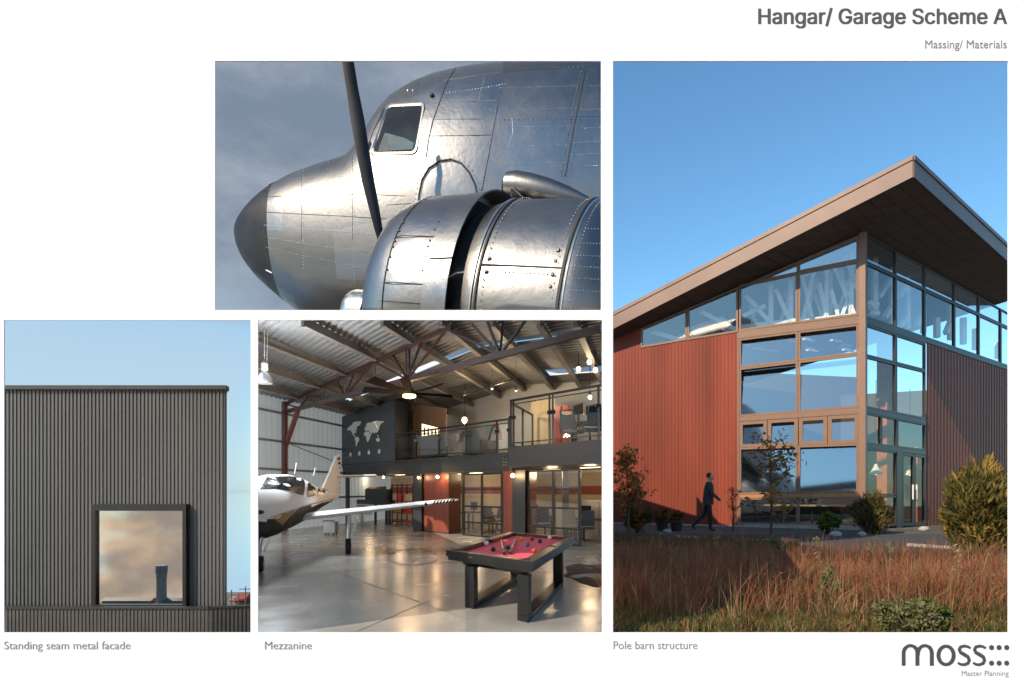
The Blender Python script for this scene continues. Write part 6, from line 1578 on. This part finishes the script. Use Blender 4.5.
shrub('low_weed', 'pale green weed left of the leafy clump', 'plant', 830, 606, 563, 24, [m_lf['weed'][2], m_lf['weed'][0]], 420, .05, 9, 10, 5)
shrub('low_weed', 'pale green weed standing before the path below the sapling', 'plant', 775, 560, 534, 18, [m_lf['weed'][2]], 260, .07, 10, 8, 5)
def sapling(px, pyb, pyt, wpx, label, n, seed, size=.1):
    b = g_at(px, pyb); Y = b.y; h = (pyb-pyt)/F*Y; rw = wpx/2/F*Y; r_ = random.Random(seed); t = thing('young_tree', b, label, 'tree')
    tr_ = MB(); lf = MB(); tr_.tube([b, b+Vector((.03, 0, h*.4)), b+Vector((-.05, 0, h*.75)), b+Vector((0, 0, h))], [.05, .04, .025, .008], 7)
    for i in range(26):
        f_ = r_.uniform(.18, .97); a = r_.random()*6.28; L_ = rw*(1.05-.75*f_)*r_.uniform(.6, 1.15)*1.25
        p = b+Vector((0, 0, h*f_)); e = p+Vector((math.cos(a)*L_, math.sin(a)*L_*.8, L_*r_.uniform(.35, .9))); tr_.tube([p, p.lerp(e, .5)+Vector((0, 0, -.04)), e], [.018, .012, .005], 5)
        for _ in range(n):
            q = p.lerp(e, r_.uniform(.25, 1.05))+Vector((r_.gauss(0, .13), r_.gauss(0, .13), r_.gauss(0, .13)))
            u = Vector((r_.gauss(0, 1), r_.gauss(0, 1), r_.gauss(0, 1))).normalized(); v = u.orthogonal().normalized(); s_ = size*r_.uniform(.6, 1.3)
            lf.add([q-u*s_, q+v*s_*.5, q+u*s_, q-v*s_*.5], [(0, 1, 2, 3)], r_.randrange(3))
    tr_.build('trunk', m_bark, t); lf.build('crown', m_lf['rus'], t, recalc=False)
sapling(771, 541, 437, 74, 'slender young tree with russet leaves before the glazing', 19, 21, .10)
sapling(628, 537, 452, 46, 'sparse young tree with russet leaves at the left end of the red wall', 26, 22, .10)
sapling(733, 531, 487, 18, 'tiny leafless sapling beside the person at the red wall', 2, 23, .07)
for px, pyt, lb, sd_ in ((662, 509, 'dark potted plant, the left and larger of two by the red wall', 31), (676.5, 511.5, 'dark potted plant, the right and smaller of two by the red wall', 32)):
    b = g_at(px, 531); Y = b.y; h = (531-pyt)/F*Y; t = thing('potted_plant', b, lb, 'potted plant', 'potted plants by the red wall')
    mb = MB(); mb.lathe(b, [(.20, 0), (.27, h*.42), (.29, h*.45), (.25, h*.45), (.24, h*.40)], 14); mb.build('pot', mk('dark_pot', (.04, .04, .042), rough=.5), t, smooth=40)
    mb = MB(); leaf_cloud(mb, b+Vector((0, 0, h*.72)), (.36, .36, h*.33), 650, .075, sd_, 2, 10); mb.build('foliage', [m_lf['shr'][1], m_lf['rus'][1]], t, recalc=False)
m_stone = mk('pale_stone', (.38, .36, .33), rough=.9, var=.2, bump=.4, bscale=8)
for i, (px, py, r, lb) in enumerate(((667, 533, .13, 'pale stone between the two potted plants'), (836, 536.5, .16, 'pale stone right of the small bright plant'), (862, 536, .13, 'pale stone at the foot of the round shrub'), (924, 531, .16, 'pale stone right of the barn door'))):
    b = g_at(px, py); mb = MB(); mb.ball(b+Vector((0, 0, r*.5)), (r*1.4, r, r*.8), 9, 6)
    for v in mb.v: v += Vector((mnoise.noise(v*3+Vector((i, 0, 0))), mnoise.noise(v*3+Vector((0, i, 9))), 0))*r*.35
    tag(mb.build('stone', m_stone, smooth=60), lb, 'stone')
# tall single weeds
wm = [m_gr[4], m_gr[1], m_lf['weed'][2]]
for i, (px, pyb, pyt) in enumerate(((715, 560, 528), (745, 570, 520), (812, 572, 537), (820, 580, 545), (870, 575, 542), (888, 590, 540), (955, 600, 545), (661, 565, 530), (690, 590, 548))):
    b = g_at(px, pyb); h = (pyb-pyt)/F*b.y; mb = MB(); r_ = random.Random(i); tip = b+Vector((r_.uniform(-.12, .12), 0, h)); mb.tube([b, b.lerp(tip, .5)+Vector((.02, 0, 0)), tip], [.012, .009, .004], 5)
    for _ in range(26):
        q = b.lerp(tip, r_.uniform(.45, 1))+Vector((r_.gauss(0, .035), r_.gauss(0, .035), 0)); u = Vector((r_.gauss(0, 1), r_.gauss(0, 1), 1)).normalized(); v = u.orthogonal().normalized(); mb.add([q-u*.05, q+v*.014, q+u*.05, q-v*.014], [(0, 1, 2, 3)], i % 3)
    tag(mb.build('tall_weed', wm, recalc=False), 'dry tall weed stem standing above the russet grass', 'plant', 'dry weed stems in the meadow')

# ---------------------------------------------------------------- person walking along the red wall
def skin_mesh(joints, edges, radii, levels=2):
    me = bpy.data.meshes.new('tmp'); me.from_pydata([tuple(p) for p in joints], edges, []); me.update()
    o = bpy.data.objects.new('tmp', me); COL.objects.link(o); md = o.modifiers.new('s', 'SKIN'); md.use_smooth_shade = True; md.branch_smoothing = .3
    sv = me.skin_vertices[0].data
    for i, r in enumerate(radii): sv[i].radius = r if isinstance(r, tuple) else (r, r)
    sv[0].use_root = True
    ss = o.modifiers.new('d', 'SUBSURF'); ss.levels = levels; ss.render_levels = levels
    dg = bpy.context.evaluated_depsgraph_get(); dg.update(); m2_ = bpy.data.meshes.new_from_object(o.evaluated_get(dg)); bpy.data.objects.remove(o); return m2_
ft = g_at(708.5, 530.5); PS = (530.5-473.5)/F*ft.y/1.76     # scale so the figure has the height it has in the picture
per = thing('person', ft, 'person in dark jacket and trousers walking right along the red wall', 'person')
fd = Vector((.93, -.37, 0)).normalized(); lf_ = Vector((-fd.y, fd.x, 0))
def J(f_, l, z): return (fd*f_+lf_*l+Vector((0, 0, z)))*PS
J_ = [J(-.02, 0, .95), J(-.01, 0, 1.14), J(.01, 0, 1.34), J(.015, 0, 1.46), J(.045, 0, 1.535), J(.07, 0, 1.62), J(.075, 0, 1.70),
      J(-.03, .09, .90), J(-.12, .10, .52), J(-.42, .10, .20), J(-.50, .10, .12), J(-.40, .10, .03),        # trailing leg
      J(0, -.09, .90), J(.06, -.09, .50), J(.06, -.09, .09), J(.04, -.09, .05), J(.21, -.10, .035),          # standing leg
      J(.0, .18, 1.40), J(-.10, .23, 1.13), J(.02, .21, .93), J(.05, .20, .86),
      J(.02, -.18, 1.40), J(.13, -.23, 1.14), J(.34, -.20, .95), J(.39, -.19, .90)]
E_ = [(0, 1), (1, 2), (2, 3), (3, 4), (4, 5), (5, 6), (0, 7), (7, 8), (8, 9), (9, 10), (10, 11), (0, 12), (12, 13), (13, 14), (14, 15), (15, 16), (3, 17), (17, 18), (18, 19), (19, 20), (3, 21), (21, 22), (22, 23), (23, 24)]
Rd = [(.15, .13), (.15, .125), (.17, .13), (.12, .10), .055, (.085, .10), (.07, .08), .095, .068, .05, .045, .035, .095, .07, .052, .045, .035, .075, .055, .042, .036, .075, .055, .042, .036]
me = skin_mesh(J_, E_, [tuple(x*PS for x in (r if isinstance(r, tuple) else (r, r))) for r in Rd])
m_jk = mk('dark_jacket', (.045, .042, .044), rough=.85, var=.2, scale=8); m_tr = mk('dark_trousers', (.022, .023, .030), rough=.9, var=.2, scale=8); m_skin = mk('skin', (.50, .29, .20), rough=.5, var=.05); m_shoe = mk('dark_shoes', (.02, .018, .016), rough=.6)
for m in (m_skin, m_jk, m_tr, m_shoe): me.materials.append(m)
for p in me.polygons:
    z = p.center.z/PS; fr_ = p.center.dot(fd)/PS; p.use_smooth = True
    hand = (p.center-J(.39, -.19, .90)).length < .075*PS or (p.center-J(.05, .20, .86)).length < .075*PS
    p.material_index = 0 if z > 1.50 or hand else (3 if z < .105 else (1 if z > .83 else 2))
me.name = 'body'; bo_ = bpy.data.objects.new('body', me); COL.objects.link(bo_); bo_.parent = per
hm = MB(); c = ft+J(.045, 0, 1.675)
hm.ball(c+fd*-.028*PS+Vector((0, 0, .03*PS)), (.088*PS, .088*PS, .088*PS), 16, 12)
hm.v = [v for v in hm.v]
for i, v in enumerate(hm.v):
    d = (v-c).dot(fd)
    if d > .02*PS and v.z < c.z+.07*PS: hm.v[i] = v-fd*(d-.02*PS)
hm.build('hair', mk('brown_hair', (.06, .035, .02), rough=.8), per, smooth=60)
fm = MB(); fm.ball(ft+J(.165, 0, 1.635), (.014*PS, .014*PS, .022*PS), 8, 6); fm.build('nose', m_skin, per, smooth=60)
jk = MB(); base = ft
rr = []
for z, rx, ry, f_ in ((.80, .185, .165, -.02), (.92, .18, .16, -.015), (1.10, .165, .15, -.005), (1.28, .185, .15, .01), (1.40, .175, .125, .015), (1.47, .10, .09, .02), (1.505, .075, .075, .03)):
    rr.append([base+J(f_, 0, z)+(fd*math.cos(2*math.pi*k/24)*ry+lf_*math.sin(2*math.pi*k/24)*rx)*PS for k in range(24)])
jk.loft(rr, True, False); jk.build('jacket', m_jk, per, smooth=60)
bpy.context.view_layer.update()
